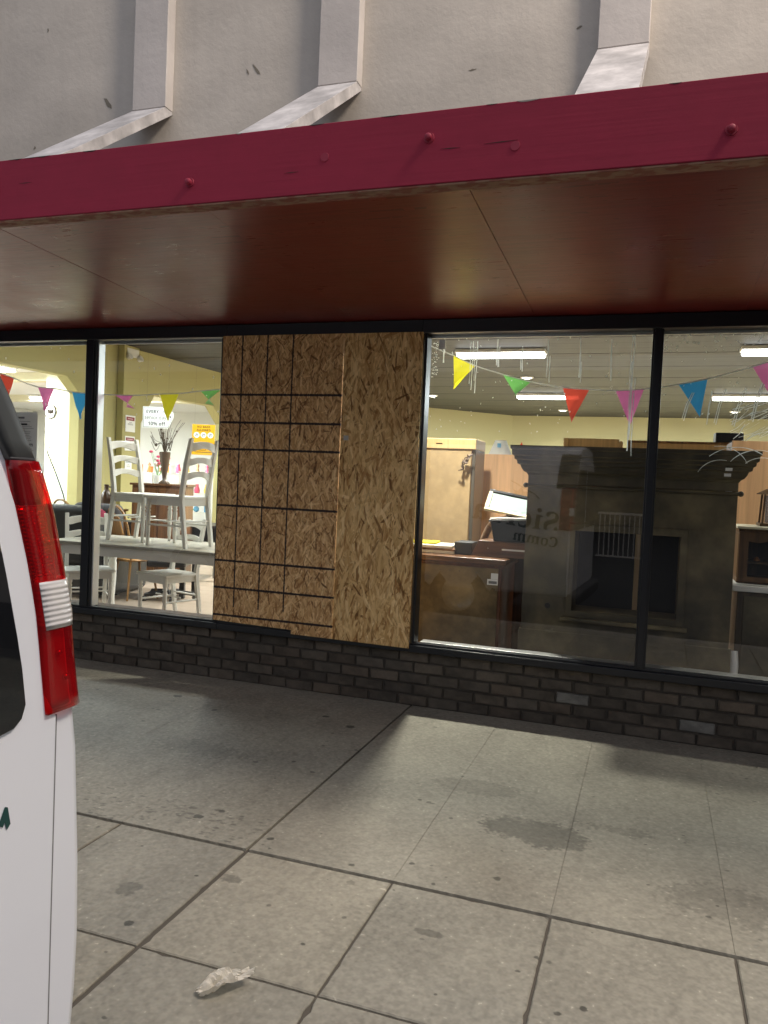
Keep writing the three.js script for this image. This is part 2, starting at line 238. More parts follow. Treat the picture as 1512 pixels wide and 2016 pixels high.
  for (const [x, y] of [[-1.351, 2.819], [-0.565, 2.79]]) mesh('plug', cyl(0.018, 0.019, 0.003, 16).rotateX(Math.PI / 2).translate(x, y, 2.003), boltM, c);
}
// black storefront frames and glass
const glass = phys(L(0.95, 0.97, 0.955), 0.0, { transmission: 1, thickness: 0, ior: 1.72 });
const dripM = phys(L(0.88, 0.9, 0.88), 1, { transmission: 0.6, thickness: 0 });
function ribbon(pts, w) {                                       // a thin raised smear on the glass, pts (x, y)
  const s = []; const n = pts.length; for (let i = 0; i < n; i++) { const a = pts[Math.max(0, i - 1)], b = pts[Math.min(n - 1, i + 1)], l = Math.hypot(b[0] - a[0], b[1] - a[1]) || 1; s.push([pts[i], [-(b[1] - a[1]) / l, (b[0] - a[0]) / l], w * (0.9 + rnd() * 1.2)]); }
  const out = s.map(([p, q, k]) => [p[0] + q[0] * k, p[1] + q[1] * k]).concat(s.reverse().map(([p, q, k]) => [p[0] - q[0] * k, p[1] - q[1] * k]));
  return new THREE.ExtrudeGeometry(new THREE.Shape(out.map((p) => new THREE.Vector2(...p))), { depth: 0.0006, bevelEnabled: false });
}
function drips(list, parent, name = 'paint_drip') { const m = mesh(name, merge(list), dripM, parent); m.position.z = name === 'paint_drip' ? -0.058 : -0.0372; m.userData.kind = 'stuff'; return m; }
function pane(x0, x1, parent, yaw = 0) { const o = mesh('glass_pane', new THREE.PlaneGeometry(x1 - x0, 2.08), glass, parent); o.position.set((x0 + x1) / 2, 1.44, -0.04); o.rotation.y = yaw; return o; }
const frameParts = (w, x0, x1, mull) => {
  mesh('head_rail', span(x0, x1, 2.48, 2.566, -0.1, 0.045), M.black, w); mesh('head_bead', span(x0, x1, 2.462, 2.4795, -0.075, -0.062, 0.002), M.alu, w);
  mesh('sill_rail', span(x0, x1, 0.3725, 0.418, -0.1, 0.05), M.black, w); mesh('sill_lip', span(x0, x1, 0.4185, 0.432, -0.02, 0.028, 0.003), M.black, w);
  for (const [a, b] of mull) mesh('mullion', merge(span(a, b, 0.4185, 2.4795, -0.075, 0.03), span(a + 0.012, b - 0.012, 0.433, 2.4795, 0.0305, 0.042, 0.004)), M.black, w);
};
const leftWin = thing('storefront_window', 'black framed shop window with white chairs on a table behind it', 'window', [0, 0, 0], 0, 'storefront windows');
frameParts(leftWin, -6.4, -2.94, [[-6.4, -6.34], [-4.178, -4.086], [-2.99, -2.94]]);
mesh('mullion_cover', span(-4.085, -4.07, 0.433, 2.4795, -0.06, 0.012, 0.003), M.alu, leftWin);
pane(-6.34, -4.178, leftWin); pane(-4.072, -2.99, leftWin);
mesh('inner_sill', span(-6.34, -2.99, 0.36, 0.4185, -0.22, -0.101), M.darkWood, leftWin);
{
  const l = [];
  for (const [x, y, dx, dy] of [[-4.62, 1.75, 0.16, 0.3], [-4.58, 1.62, 0.1, 0.22], [-4.75, 1.6, 0.11, -0.18], [-4.62, 1.45, 0.1, 0.14], [-4.52, 1.95, 0.02, -0.3]]) l.push(ribbon([[x, y], [x + dx * 0.5 + 0.01, y + dy * 0.5], [x + dx, y + dy]], 0.002));
  for (let k = 0; k < 26; k++) { const x = rr(-5.3, -3), y = rr(1.9, 2.45); l.push(ribbon([[x, y], [x + rr(-0.004, 0.004), y - rr(0.004, 0.02)]], rr(0.0012, 0.003))); }
  drips(l, leftWin, 'glass_smears');
}
const rightWin = thing('storefront_window', 'black framed shop window with bunting and a dark fireplace surround behind it', 'window', [0, 0, 0], 0, 'storefront windows');
frameParts(rightWin, -1.482, 2.6, [[-1.482, -1.452], [-0.052, 0.012], [1.5, 1.56], [2.54, 2.6]]);
pane(-1.452, -0.052, rightWin, -1.6 * D2R); pane(0.012, 1.5, rightWin, -0.4 * D2R); pane(1.56, 2.54, rightWin);
mesh('inner_sill', span(-1.45, 2.54, 0.36, 0.4185, -0.2, -0.101), M.alu, rightWin);
{ // paint drips and scratches on the panes
  const l = [], run = (x, y0, y1, w = 0.0028) => { const p = [], n = Math.max(3, Math.ceil(Math.abs(y0 - y1) / 0.03)); let dx = 0; for (let i = 0; i <= n; i++) { dx += rr(-0.0018, 0.0018); p.push([x + dx, y0 + ((y1 - y0) * i) / n]); } l.push(ribbon(p, w)); };
  for (const [x, a, b] of [[-1.18, 2.44, 2.16], [-1.165, 2.44, 2.12], [-1.15, 2.4, 2.18], [-1.135, 2.44, 2.1], [-1.0, 2.45, 2.28], [-0.99, 2.4, 2.27], [-0.84, 2.4, 2.24], [-0.85, 2.36, 2.25], [-0.68, 2.44, 2.2], [-0.665, 2.34, 2.17], [-0.48, 2.45, 2.2], [-0.47, 2.3, 2.17], [-0.29, 2.44, 2.18], [-0.17, 2.46, 2.0], [-0.155, 2.46, 1.82], [-0.165, 2.3, 1.75], [-0.14, 2.2, 1.72], [-1.36, 2.46, 2.3]]) run(x, a, b, rr(0.0012, 0.003));
  for (const [x, y, dx, dy] of [[0.14, 1.95, 0.05, 0.16], [0.15, 1.94, 0.05, 0.17], [0.28, 1.92, 0.02, 0.2], [0.32, 1.93, 0.05, 0.2], [0.33, 1.92, 0.05, 0.21], [0.42, 1.92, 0.06, 0.22], [0.43, 1.91, 0.06, 0.22], [0.52, 1.95, 0.05, 0.22], [0.53, 1.94, 0.05, 0.22]]) l.push(ribbon([[x, y], [x + dx * 0.4, y + dy * 0.55], [x + dx, y + dy]], 0.0018));
  for (let k = 0; k < 26; k++) { const x = rr(0.4, 0.62), y = rr(1.82, 2.02), dx = rr(0.05, 0.2); l.push(ribbon([[x, y], [x + dx / 2, y + rr(0.02, 0.05)], [x + dx, y + rr(0.05, 0.09)]], rr(0.0006, 0.0016))); }
  for (let k = 0; k < 5; k++) { const cx = rr(0.35, 0.7), cy = rr(1.55, 1.7), R = rr(0.1, 0.25), t0 = rr(0.4, 1.4), p = []; for (let i = 0; i <= 10; i++) { const t = t0 + i * 0.13; p.push([cx + R * Math.cos(t), cy + R * Math.sin(t)]); } l.push(ribbon(p, 0.0012)); }
  for (let k = 0; k < 150; k++) { const x = rr(-1.44, 1.4), y = rr(1.85, 2.46); l.push(ribbon([[x, y], [x + rr(-0.006, 0.006), y - rr(0.002, 0.012)]], rr(0.0008, 0.0026))); }
  for (let k = 0; k < 60; k++) { const x = rr(0.02, 0.7), y = rr(2.36, 2.46); l.push(ribbon([[x, y], [x + rr(-0.012, 0.012), y - rr(0, 0.006)]], rr(0.0008, 0.003))); }
  for (let k = 0; k < 60; k++) { const x = rr(-1.44, -1.4), y = rr(2.2, 2.44); l.push(ribbon([[x, y], [x + rr(-0.004, 0.004), y - rr(0.002, 0.008)]], rr(0.0008, 0.002))); }
  drips(l, rightWin);
  mesh('window_sticker', boxUV(span(-1.392, -1.35, 2.385, 2.45, -0.0385, -0.0375, 0.0004)), M.paper, rightWin);
}
// chipboard sheets over the broken pane
function osbTex(w, h, mw, mh, n, len, cols, base, tilt, lines) {
  return canvasTex(w, h, (g) => {
    g.fillStyle = base; g.fillRect(0, 0, w, h); const s = w / mw;
    for (let k = 0; k < n; k++) {
      const l = rr(...len) * s, t = l * rr(0.06, 0.2), c = cols[(rnd() ** 1.2 * cols.length) | 0];
      g.save(); g.translate(rnd() * w, rnd() * h); g.rotate(Math.PI / 2 + (rnd() < 0.75 ? rr(-tilt, tilt) : rr(-1.5, 1.5))); g.globalAlpha = rr(0.35, 0.85); g.fillStyle = c;
      g.beginPath(); g.moveTo(-l / 2, -t / 2 * rnd()); for (let i = 1; i < 5; i++) g.lineTo(-l / 2 + (l * i) / 5, -t / 2 + rr(-0.15, 0.15) * t); g.lineTo(l / 2, rr(-0.4, 0.4) * t); for (let i = 4; i > 0; i--) g.lineTo(-l / 2 + (l * i) / 5, t / 2 + rr(-0.15, 0.15) * t); g.closePath(); g.fill();
      if (rnd() < 0.12) { g.globalAlpha = 0.35; g.strokeStyle = '#2c1808'; g.lineWidth = rr(0.5, 1.6); g.stroke(); }
      g.restore();
    }
    if (lines) lines(g, s);
  });
}
{
  const H = 2.09, colsA = ['#d8b07a', '#c49a66', '#e8c48c', '#b08654', '#f2d29c', '#94683a', '#dfb983', '#5f3d1a'], colsB = ['#dcb87c', '#cba468', '#ecca8e', '#bd9258', '#f6d9a0', '#a3743c', '#d4ad70', '#6a4418', '#ecca8c', '#e0bc80'];
  const texA = osbTex(1024, 2048, 0.935, H, 9500, [0.025, 0.095], colsA, '#c0965f', 0.9, (g, s) => {
    g.strokeStyle = '#150a0d'; g.globalAlpha = 0.9;
    const X = (x) => (x + 2.963) * s, Y = (y) => (2.483 - y) * (2048 / H);
    for (const y of [2.067, 1.87, 1.68, 1.276, 0.88, 0.685, 0.486]) for (let x = -2.963; x < -2.03; x += 0.006) { g.lineWidth = rr(11, 18); g.beginPath(); g.moveTo(X(x), Y(y + rr(-0.0012, 0.0012))); g.lineTo(X(x + 0.007), Y(y)); g.stroke(); }
    for (const x of [-2.8, -2.602, -2.406]) for (let y = 0.55 - (x > -2.5 ? 0 : 0); y < 2.483; y += 0.008) { g.lineWidth = rr(9, 14); g.beginPath(); g.moveTo(X(x + rr(-0.001, 0.001)), Y(y)); g.lineTo(X(x), Y(y + 0.009)); g.stroke(); }
  });
  const texB = osbTex(640, 2048, 0.57, H, 5200, [0.04, 0.14], colsB, '#c29a62', 0.6);
  const heightB = fbm(512, 512, 60, 12, 3, 0.6), flakeBump = greyTex(512, 512, (x, y, i) => heightB[i], 2, 1);
  const panel = (pts, x0, w, tex, name, label) => {
    const g = extrude(pts, 0.0115), p = g.attributes.position, uv = g.attributes.uv;
    for (let i = 0; i < p.count; i++) uv.setXY(i, (p.getX(i) - x0) / w, (p.getY(i) - (2.483 - H)) / H);
    const o = mesh(name, g, std(0xffffff, 0.7, { map: tex, bumpMap: flakeBump, bumpScale: 0.002 }));
    o.position.z = 0.052; return tag(o, label, 'board');
  };
  panel([[-2.963, 0.444], [-2.34, 0.432], [-2.339, 0.404], [-2.031, 0.402], [-2.029, 2.483], [-2.958, 2.483]], -2.963, 0.935, texA, 'chipboard_panel', 'brown chipboard sheet ruled with a dark grid of lines').position.z = 0.0515;
  panel([[-2.026, 0.402], [-1.478, 0.398], [-1.474, 2.483], [-2.024, 2.483]], -2.03, 0.57, texB, 'chipboard_panel', 'lighter coarse chipboard sheet without lines beside the bright window');
  tag(mesh('paper_label', boxUV(rbox(0.036, 0.032, 0.001, 0.0003).translate(-1.985, 1.78, 0.0645)), std(L(0.42, 0.43, 0.42), 0.8)), 'small grey paper label on the seam between the chipboard sheets', 'label');
  const slot = thing('covered_frame', 'black window frame rails showing under the chipboard', 'window frame'); frameParts(slot, -2.94, -1.4825, []);
  mesh('torn_film', span(-2.94, -2.345, 0.4185, 0.452, -0.01, 0.046), M.black, slot);
}

// ================================================================ SHOP INTERIOR SHELL
const FY = 0.02, CH = 3.37;
{
  const s = (o) => tag(o, null, null, null, 'structure');
  const lam = fbm(1024, 512, 4, 60, 4, 0.6), lamTex = colourTex(1024, 512, (x, y, i) => { const row = (y / 64) | 0, k = ((x + row * 377) / 512) | 0, t = 0.85 + 0.4 * (lam[i] - 0.5) + 0.13 * Math.sin(row * 12.9 + k * 78.2); return [0.36 * t, 0.285 * t, 0.22 * t]; }, 0.5, 1);
  s(mesh('shop_floor', span(-16.2, 8.2, -0.1, FY, -16, -0.162), std(0xffffff, 0.45, { map: lamTex })));
  const ceil = s(thing('shop_ceiling'));
  mesh('roof_slab', span(-7.8, 8.2, CH + 0.03, CH + 0.2, -16.2, -0.201), std(L(0.05, 0.05, 0.05), 0.9), ceil);
  const pm = [0.062, 0.07, 0.056].map((v) => std(L(v * 1.03, v, v * 0.92), 0.6, { map: grainTexX }));
  for (let k = 0; k < 40; k++) mesh('plank', boxUV(rbox(15.9, 0.03, 0.388, 0.006).translate(0.22, CH + 0.016 + (k % 3) * 0.0015, -0.4 - k * 0.396), 1, k * 0.3), pm[(rnd() * 3) | 0], ceil);
  // left wall with two clipped-corner openings; (s = -z, y)
  const lw = extrude([[0.2, FY], [15.9, FY], [15.9, CH], [0.2, CH]], 0.17, 0, [[[1.5, FY + 0.001], [4.05, FY + 0.001], [4.05, 2.54], [3.79, 2.755], [1.76, 2.755], [1.5, 2.54]], [[5.457, FY + 0.001], [7.95, FY + 0.001], [7.95, 2.43], [7.57, 2.73], [5.8, 2.73], [5.457, 2.24]]]);
  const lo = s(mesh('shop_wall', lw, M.olive)); lo.rotation.y = Math.PI / 2; lo.position.x = -7.87;
  mesh('pilaster', span(-0.06, 0.06, FY, CH, -0.18, 0.18, 0.01), M.olive, lo).position.set(5.03, 0, 0.235); lo.children[0].rotation.y = Math.PI / 2;
  const pale = std(L(0.5, 0.47, 0.265), 0.8, { bumpMap: roughBump, bumpScale: 0.001 });
  s(mesh('shop_wall', span(-7.7, 8.2, FY, CH + 0.03, -16.1, -15.7), pale));
  s(mesh('shop_wall', span(8.0, 8.2, FY, CH + 0.03, -15.7, -0.21), M.olive));
  const ang = s(mesh('shop_wall', boxUV(rbox(6.2, 3.36, 0.1, 0.004)), pale)); ang.position.set(-5.75, 1.7, -13.55); ang.rotation.y = 46 * D2R;
  s(mesh('shop_wall', span(-16.2, -5.97, 2.566, CH, -0.36, -0.203), M.olive)); // above the left windows, inside
  // the next room
  s(mesh('next_room_ceiling', span(-16.2, -7.872, 3.0, 3.2, -16, -0.21), M.roomWhite));
  s(mesh('next_room_wall', span(-16.2, -16.0, FY, 3.0, -16, -0.21), M.roomWhite)); s(mesh('next_room_wall', span(-16, -7.872, FY, 3.0, -12.2, -12), M.roomWhite)); s(mesh('next_room_wall', span(-16, -7.872, FY, 3.0, -0.4, -0.21), M.roomWhite));
  s(mesh('partition_wall', span(-8.785, -7.9, FY, 2.998, -4.72, -4.6), M.cream));
  for (const z of [-2.6, -5.2, -8.4]) s(mesh('ceiling_beam', span(-15.9, -7.9, 2.86, 2.998, z - 0.1, z + 0.1), M.cream));
}
// ---- ceiling lights
const tubeGlow = std(L(0.9, 0.9, 0.9), 0.5, { emissive: L(0.97, 1, 1), emissiveIntensity: 8 });
function fluorescent(x, y, z, label, power, turn = 0) {
  const t = thing('ceiling_light', label, 'ceiling light', [x, y, z], turn, 'long fluorescent ceiling lights');
  mesh('housing', boxUV(rbox(1.24, 0.05, 0.3, 0.01).translate(0, -0.025, 0)), M.white, t);
  mesh('diffuser', rbox(1.2, 0.045, 0.26, 0.02, 2).translate(0, -0.073, 0), tubeGlow, t);
  const l = new THREE.RectAreaLight(0xf0fbff, power, 1.18, 0.25); l.position.set(0, -0.1, 0); l.rotation.x = -Math.PI / 2; t.add(l); return t;
}
fluorescent(-2.09, CH, -5.78, 'long fluorescent ceiling light nearest above the chipboard side of the bunting', 250);
fluorescent(-2.09, CH, -10.85, 'long fluorescent ceiling light deeper in the shop behind the red flag', 480);
fluorescent(1.56, CH, -5.78, 'long fluorescent ceiling light cut by the picture edge above the last pink flag', 190);
fluorescent(1.56, CH, -10.85, 'long fluorescent ceiling light deeper in the shop beyond the blue flag', 480);
fluorescent(-5.2, CH, -2.9, 'long fluorescent ceiling light hidden above the window head over the chairs', 66);
fluorescent(5.2, CH, -5.78, 'long fluorescent ceiling light near the far side wall, toward the street', 190);
fluorescent(5.2, CH, -10.85, 'long fluorescent ceiling light near the far side wall, toward the back', 480);
const downGlow = std(L(0.9, 0.9, 0.9), 0.4, { emissive: L(1, 0.98, 0.93), emissiveIntensity: 6 });
function downlight(x, z, label, power, beam = 74, soft = 0.6, aim = [0, -3, 0]) {
  const t = thing('downlight', label, 'ceiling light', [x, CH, z], 0, 'round recessed downlights');
  mesh('trim_ring', new THREE.TorusGeometry(0.1, 0.015, 8, 28).rotateX(Math.PI / 2).translate(0, -0.008, 0), M.white, t);
  mesh('lamp', new THREE.SphereGeometry(0.085, 20, 10, 0, 6.284, Math.PI / 2, Math.PI / 2).scale(1, 0.4, 1).translate(0, -0.004, 0), downGlow, t);
  const l = new THREE.SpotLight(0xfffaec, power, 0, beam * D2R, soft, 2); l.position.set(0, -0.05, 0); l.target.position.set(...aim); l.castShadow = true; l.shadow.radius = 4; t.add(l, l.target); return t;
}
downlight(-1.6, -1.1, 'recessed downlight close to the window above the dresser', 66, 58, 1, [0.15, -3, 0.2]);
downlight(-4.3, -2.5, 'recessed downlight close to the window above the chairs', 27, 66, 0.8);
downlight(-2.13, -8.4, 'recessed downlight between the two ceiling lights behind the green flag', 80);
downlight(-2.13, -14, 'recessed downlight beside the red flag near the back wall', 110);
downlight(-4.55, -5.55, 'recessed downlight above the tables with chairs', 110);
downlight(-4.55, -11.15, 'recessed downlight beside the chipboard edge near the back wall', 110);
downlight(1.61, -13.9, 'recessed downlight under the blue flag near the back wall', 110);
downlight(1.75, -1.3, 'recessed downlight close to the window above the glass cabinet', 24, 64, 0.9);
function roomLight(x, z, label) { return fluorescent(x, 2.998, z, label, 260, Math.PI / 2); }
roomLight(-9.2, -2.2, 'long fluorescent light on the white ceiling just inside the clipped archway');
roomLight(-9.4, -3.9, 'long fluorescent light on the white ceiling behind the pink flag');
roomLight(-11.6, -4.4, 'long fluorescent light on the white ceiling farthest in the next room');
roomLight(-9.6, -7.4, 'long fluorescent light on the white ceiling behind the price tag sign');
roomLight(-12.4, -8.8, 'long fluorescent light on the white ceiling behind the yellow notice');

// ================================================================ BUNTING
function cloth(r, g, b) { return phys(L(r, g, b), 0.95, { transmission: 0.5, thickness: 0, side: THREE.DoubleSide }); }
const CL = { yellow: cloth(0.78, 0.72, 0.03), green: cloth(0.22, 0.62, 0.16), red: cloth(0.82, 0.1, 0.06), pink: cloth(0.82, 0.22, 0.5), blue: cloth(0.05, 0.36, 0.72), lime: cloth(0.55, 0.78, 0.1) };
function flag(a, b, tip, parent, col, fold = 0) {
  const n = 10, pos = [], idx = [], z0 = -0.12; // (x, y) corners
  for (let j = 0; j <= n; j++) for (let i = 0; i <= n; i++) { const v = j / n, u = i / n, x = (a[0] + (b[0] - a[0]) * u) * (1 - v) + tip[0] * v, y = (a[1] + (b[1] - a[1]) * u) * (1 - v) + tip[1] * v; pos.push(x, y, z0 + (0.012 * Math.sin(v * 3 + u * 4 + a[0] * 7) + 0.004 * Math.sin(v * 11 + u * 9 + a[0] * 5)) * v + fold * v * (u - 0.5)); }
  for (let j = 0; j < n; j++) for (let i = 0; i < n; i++) { const q = j * (n + 1) + i; idx.push(q, q + n + 1, q + 1, q + 1, q + n + 1, q + n + 2); }
  const g = new THREE.BufferGeometry(); g.setAttribute('position', new THREE.Float32BufferAttribute(pos, 3)); g.setIndex(idx); g.computeVertexNormals();
  const top = mesh('flag', g, CL[col], parent); top.userData.label = `${col} cloth flag`; return top;
}
const stringM = phys(L(0.86, 0.86, 0.82), 1, { transmission: 0.5, thickness: 0 });
{
  const b = thing('bunting', 'string of coloured triangle flags hanging in the window with the fireplace', 'bunting');
  mesh('string', tube([[-1.5, 2.44, -0.118], [-1.464, 2.42, -0.118], [-1.31, 2.357, -0.118], [-1.158, 2.289, -0.118], [-0.972, 2.231, -0.118], [-0.787, 2.182, -0.118], [-0.582, 2.146, -0.118], [-0.417, 2.134, -0.118], [-0.256, 2.128, -0.118], [-0.088, 2.138, -0.118], [0.111, 2.167, -0.118], [0.273, 2.2, -0.118], [0.518, 2.272, -0.118], [0.7, 2.335, -0.118], [1.0, 2.44, -0.118]], 0.0042, 80, 5), stringM, b);
  flag([-1.31, 2.357], [-1.158, 2.289], [-1.299, 2.134], b, 'yellow'); flag([-0.972, 2.231], [-0.787, 2.182], [-0.88, 2.09], b, 'green', 0.09); flag([-0.582, 2.146], [-0.417, 2.134], [-0.517, 1.924], b, 'red');
  flag([-0.256, 2.128], [-0.088, 2.138], [-0.16, 1.911], b, 'pink'); flag([0.111, 2.167], [0.273, 2.2], [0.243, 1.971], b, 'blue'); flag([0.518, 2.272], [0.68, 2.325], [0.63, 2.09], b, 'pink');
}
{
  const b = thing('bunting', 'string of coloured triangle flags hanging in front of the white chairs', 'bunting');
  mesh('string', tube([[-6.2, 2.4, -0.118], [-5.6, 2.32, -0.118], [-5.166, 2.252, -0.118], [-4.769, 2.14, -0.118], [-4.605, 2.128, -0.118], [-4.413, 2.1, -0.118], [-4.275, 2.09, -0.118], [-4.019, 2.08, -0.118], [-3.848, 2.077, -0.118], [-3.604, 2.088, -0.118], [-3.437, 2.093, -0.118], [-3.247, 2.113, -0.118], [-3.03, 2.129, -0.118], [-2.95, 2.14, -0.118]], 0.0042, 70, 5), stringM, b);
  flag([-5.166, 2.252], [-5.02, 2.21], [-5.08, 2.0], b, 'red'); flag([-4.769, 2.14], [-4.605, 2.128], [-4.696, 1.951], b, 'pink'); flag([-4.43, 2.102], [-4.275, 2.09], [-4.342, 1.887], b, 'blue');
  flag([-4.019, 2.08], [-3.848, 2.077], [-3.872, 1.981], b, 'pink', 0.12); flag([-3.604, 2.088], [-3.437, 2.093], [-3.528, 1.888], b, 'yellow');
  flag([-3.247, 2.113], [-3.078, 2.121], [-3.17, 2.015], b, 'green', 0.12);
}

// ================================================================ LEFT WINDOW: TABLE, CHAIRS AND WHAT STANDS BEHIND
const chairPaint = std(L(0.7, 0.69, 0.64), 0.42, { bumpMap: roughBump, bumpScale: 0.0006 });
function makeChair(label) {
  const t = thing('ladder_back_chair', label, 'chair', [0, 0, 0], 0, 'white ladder back chairs'), m = chairPaint;
  mesh('seat', (() => { const g = extrude([[-0.23, 0.22], [-0.2, 0.235], [0.2, 0.235], [0.23, 0.22], [0.2, -0.19], [-0.2, -0.19]], 0.016, 0.005); g.rotateX(-Math.PI / 2); g.scale(1, 1, -1); g.translate(0, 0.452, 0); const p = g.index ? null : g.attributes.position; for (let i = 0; i < p.count; i += 3) { const b = [p.getX(i + 1), p.getY(i + 1), p.getZ(i + 1)]; p.setXYZ(i + 1, p.getX(i + 2), p.getY(i + 2), p.getZ(i + 2)); p.setXYZ(i + 2, ...b); } g.computeVertexNormals(); return g; })(), m, t);
  mesh('apron', merge(span(-0.2, 0.2, 0.385, 0.45, 0.2, 0.218), span(-0.19, -0.172, 0.385, 0.45, -0.17, 0.2), span(0.172, 0.19, 0.385, 0.45, -0.17, 0.2), span(-0.17, 0.17, 0.385, 0.45, -0.19, -0.172)), m, t);
  for (const s of [-1, 1]) {
    mesh('front_leg', lathe([[0.001, 0], [0.014, 0], [0.016, 0.02], [0.013, 0.035], [0.017, 0.06], [0.021, 0.2], [0.022, 0.3], [0.016, 0.315], [0.024, 0.33], [0.016, 0.345], [0.023, 0.36], [0.024, 0.385], [0.024, 0.45], [0.001, 0.45]], 12).translate(s * 0.19, 0, 0.2), m, t);
    const pr = [[-0.245, 0], [-0.185, 0.42], [-0.185, 0.5], [-0.225, 0.78], [-0.275, 1.01]], w = [0.014, 0.019, 0.019, 0.017, 0.012];
    mesh('back_post', extrude(pr.map(([z, y], i) => [z + w[i], y]).concat(pr.map(([z, y], i) => [z - w[i], y]).reverse()), 0.03, 0.003).rotateY(-Math.PI / 2).translate(s * 0.19 + 0.015, 0, 0), m, t);
  }
  for (const [y, z, h] of [[0.93, -0.258, 0.068], [0.79, -0.227, 0.058], [0.66, -0.207, 0.055]]) {
    const up = [], dn = []; for (let i = 0; i <= 16; i++) { const x = -0.178 + 0.356 * (i / 16), u = x / 0.178; up.push([x, y + h / 2 + 0.022 * (1 - u * u)]); dn.push([x, y - h / 2 + 0.03 * Math.max(0, 1 - u * u * 1.6)]); }
    const g = extrude(up.concat(dn.reverse()), 0.016, 0.002), p = g.attributes.position; for (let i = 0; i < p.count; i++) p.setZ(i, p.getZ(i) + z - 0.008 - 0.022 * (1 - (p.getX(i) / 0.178) ** 2)); g.computeVertexNormals();
    mesh('slat', g, m, t);
  }
  for (const s of [-1, 1]) mesh('stretcher', rod([s * 0.19, 0.2, -0.215], [s * 0.19, 0.2, 0.2], 0.009), m, t);
  mesh('stretcher', rod([-0.19, 0.24, -0.21], [0.19, 0.24, -0.21], 0.009), m, t); mesh('stretcher', rod([-0.19, 0.235, 0.01], [0.19, 0.235, 0.01], 0.008), m, t);
  return t;
}
const TT = 0.8;
{
  const c0 = makeChair('white ladder back chair on the table, its back beside the black mullion'); c0.position.set(-4.82, TT + 0.001, -1.6); c0.rotation.y = Math.PI / 2 - 0.12;
  copy(c0, [-4.24, TT + 0.001, -1.38], -Math.PI / 2 - 0.1, 'white ladder back chair on the table, its back beside the chipboard');
  copy(c0, [-4.55, FY, -1.72], -0.3, 'white ladder back chair pushed under the table near its chipboard end');
  copy(c0, [-5.36, FY, -1.5], 0.8, 'white ladder back chair pushed under the table behind the black mullion');
  const t = thing('dining_table', 'white painted table carrying two chairs behind the window', 'table', [-4.5, FY, -1.5]);
  mesh('table_top', boxUV(rbox(1.96, 0.028, 0.92, 0.006, 2).translate(0, TT - FY - 0.014, 0)), std(L(0.74, 0.71, 0.6), 0.4, { map: grainTexX }), t);
  for (const [a, b, w, d] of [[0, 0.4, 1.78, 0.02], [0, -0.4, 1.78, 0.02], [0.88, 0, 0.02, 0.78], [-0.88, 0, 0.02, 0.78]]) mesh('apron', boxUV(rbox(w, 0.095, d, 0.003).translate(a, TT - FY - 0.0765, b)), chairPaint, t);
  for (const sx of [-1, 1]) for (const sz of [-1, 1]) mesh('leg', merge(boxUV(rbox(0.085, 0.2, 0.085, 0.006)).translate(0, 0.65, 0), lathe([[0.001, 0], [0.028, 0], [0.034, 0.05], [0.03, 0.12], [0.042, 0.3], [0.044, 0.48], [0.036, 0.51], [0.045, 0.535], [0.04, 0.56], [0.001, 0.56]], 14)).translate(sx * 0.89, 0, sz * 0.41), chairPaint, t);
}
